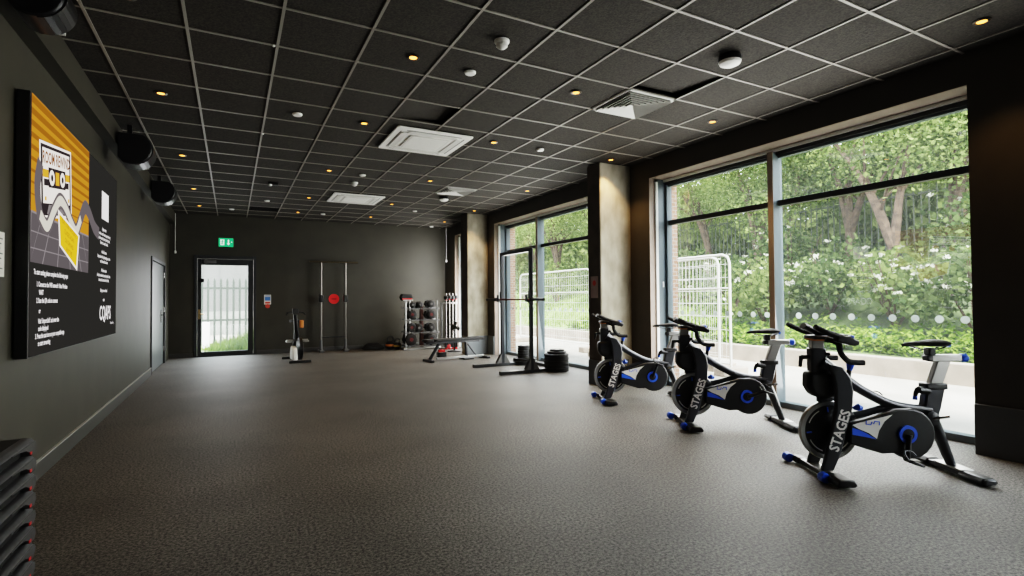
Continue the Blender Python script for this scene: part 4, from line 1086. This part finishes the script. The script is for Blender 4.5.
# dark railing at the top of the bank
t = thing('bank_railing', 'dark upright bar railing along the top of the planted bank', 'fence', (14.6, 0, 0))
zr = bank_z(14.6, 8)-.1
b = MB()
for k in range(90): b.box(-.012, .012, 2.5+k*.16-.012, 2.5+k*.16+.012, zr, zr+2.0)
b.build('bar', 'darkrail', t, False)
MB().box(-.02, .02, 2.4, 17, zr+.25, zr+.30).box(-.02, .02, 2.4, 17, zr+1.75, zr+1.80).build('rail', 'darkrail', t, False)

# temporary mesh fence panels
def heras(x, y0, rz, label, L_=3.4, h=2.0):
    t = thing('mesh_fence_panel', label, 'fence panel', (x, y0, -.02), rz, 'temporary mesh fence panels')
    p = [(0,0,.0), (0,0,h-.14), (0,.04,h-.04), (0,.14,h), (0,L_-.14,h), (0,L_-.04,h-.04), (0,L_,h-.14), (0,L_,.0)]
    MB().tube(p, .021, 8).tube([(0,0,.18), (0,L_,.18)], .016, 8).tube([(0,0,h*.72), (0,L_,h*.72)], .012, 8).build('tube_frame', 'heras', t)
    b = MB()
    for k in range(1, int(L_/.085)): b.cyl((0,k*.085,.18), (0,k*.085,h), .0032, seg=4)
    for k in range(8): b.cyl((0,0,.3+k*.22), (0,L_,.3+k*.22), .0035, seg=4)
    b.build('wire_mesh', 'heras', t, False)
    for y in (0, L_): MB().box(-.30, .30, y-.11, y+.11, 0, .13).build('foot_block', 'lowwall', t, True, .02)
heras(7.62, 6.52, R(0), 'white mesh fence panel seen beside the farthest bike')
heras(7.30, 6.02, R(1), 'front mesh fence panel overlapping the one behind, nearer the glass')
heras(7.62, 10.30, R(0), 'white mesh fence panel behind the squat stand window', 3.5)

# palisade fence, grass and building behind the back door
t = thing('palisade_fence', 'grey pointed palisade fence seen through the glass back door', 'fence', (0, 17, -.03))
for k in range(22):
    x = -2.0+k*.157
    MB().prism([(x-.028, .05), (x+.028, .05), (x+.028, 1.86), (x, 1.96), (x-.028, 1.86)], 'y', -.012, .004).build('pale', 'palis', t, False)
for z in (.76, 1.66): MB().box(-2.2, 1.5, .004, .05, z-.03, z+.03).build('rail', 'palis', t, False)
b = MB(); rnd = random.Random(11)
for k in range(2600):
    x = rnd.gauss(.5, .7); y = rnd.uniform(15.3, 17.6); h = rnd.uniform(.10, .65)*max(.25, min(1., .45+.5*(x+.3))); p = Vector((x, y, -.03)); w_ = Vector((.012, .004, 0))
    b.add([p-w_, p+w_, p+Vector((rnd.gauss(0,.10), rnd.gauss(0,.08), h))], [(0,1,2)])
o = b.build('wild_grass', 'leafD', None, False); tag(o, 'wild bright grass growing along the foot of the palisade fence', 'grass', None, 'stuff')
o = MB().box(-.09, .09, -.06, .06, 0, .72).build('marker_post', 'white', None, True, .01); o.location = (-.62, 16.7, -.03); tag(o, 'short white post beside the palisade fence', 'post')
t = thing('neighbouring_building', 'pale clad building behind the palisade fence', 'building', (0, 23, -.03))
MB().box(-12, 10, 0, 1, 0, 5).build('wall', 'clad', t, False)
b = MB()
for k in range(40): b.box(-12+k*.55, -11.97+k*.55, -.02, 0, .9, 5)
b.build('cladding_rib', 'clad', t, False)
MB().box(-12, 10, -.06, 0, 0, .9).build('base_course', mat('grey_block', (.20, .20, .19), .9, n=.2, ns=3.), t, False)

# ------------------------------------------------------------------ light
w = bpy.data.worlds.new('sky'); scene.world = w; w.use_nodes = True
N, L = w.node_tree.nodes, w.node_tree.links
bg = N['Background']; tc = N.new('ShaderNodeTexCoord'); sp = N.new('ShaderNodeSeparateXYZ'); rp = N.new('ShaderNodeValToRGB')
L.new(tc.outputs['Generated'], sp.inputs[0]); L.new(sp.outputs['Z'], rp.inputs['Fac'])
rp.color_ramp.elements[0].color = (.95, .96, 1., 1); rp.color_ramp.elements[1].color = (.78, .88, 1., 1)
L.new(rp.outputs['Color'], bg.inputs['Color']); bg.inputs['Strength'].default_value = 8.5
sd = bpy.data.lights.new('sun', 'SUN'); sd.energy = 20.; sd.angle = R(12); sd.color = (1., .95, .86)
so = bpy.data.objects.new('sun', sd); col.objects.link(so); so.rotation_euler = Vector((.26, .52, -.81)).to_track_quat('-Z', 'Y').to_euler()
for k, (a, c_, m_) in enumerate(WIN):  # lamps inside the panes reinforce the daylight; the last serves the added unseen window
    ld = bpy.data.lights.new('window_daylight_fill', 'AREA'); ld.shape = 'RECTANGLE'; ld.size = (c_-a)*(.9 if k != 2 else .5); ld.size_y = 2.6
    ld.energy = (140, 120, 80, 50)[k]; ld.color = (1., .99, .96)
    lo = bpy.data.objects.new('window_daylight_fill', ld); col.objects.link(lo)
    lo.location = (XF0-.10 if k != 2 else XR-.06, (a+c_)/2, 1.5)
    lo.rotation_euler = Vector((-1, (0, 0, .45, .1)[k], -.12)).to_track_quat('-Z', 'Y').to_euler()

ld = bpy.data.lights.new('door_daylight', 'AREA'); ld.shape = 'RECTANGLE'; ld.size = .95; ld.size_y = 2.; ld.energy = 26; ld.color = (.95, .97, 1.)
lo = bpy.data.objects.new('door_daylight', ld); col.objects.link(lo); lo.location = (-.14, YB-.06, 1.15); lo.rotation_euler = Vector((0, -1, -.25)).to_track_quat('-Z', 'Y').to_euler()

# ------------------------------------------------------------------ camera
f, yaw, pitch, roll = 526.56, .4889, .0207, -.0076
fw = Vector((math.sin(yaw)*math.cos(pitch), math.cos(yaw)*math.cos(pitch), math.sin(pitch)))
r0 = Vector((math.cos(yaw), -math.sin(yaw), 0)); u0 = r0.cross(fw)
rx = r0*math.cos(roll)+u0*math.sin(roll); uu = -r0*math.sin(roll)+u0*math.cos(roll)
cd = bpy.data.cameras.new('camera'); cd.sensor_width = 36; cd.lens = f*36/1024; cd.clip_start = .05; cd.clip_end = 200
co = bpy.data.objects.new('camera', cd); col.objects.link(co)
co.matrix_world = Matrix(((rx.x, uu.x, -fw.x, 0), (rx.y, uu.y, -fw.y, 0), (rx.z, uu.z, -fw.z, CAMH), (0, 0, 0, 1)))
scene.camera = co
scene.view_settings.view_transform = 'Filmic'
scene.view_settings.look = 'High Contrast'
scene.view_settings.exposure = .2
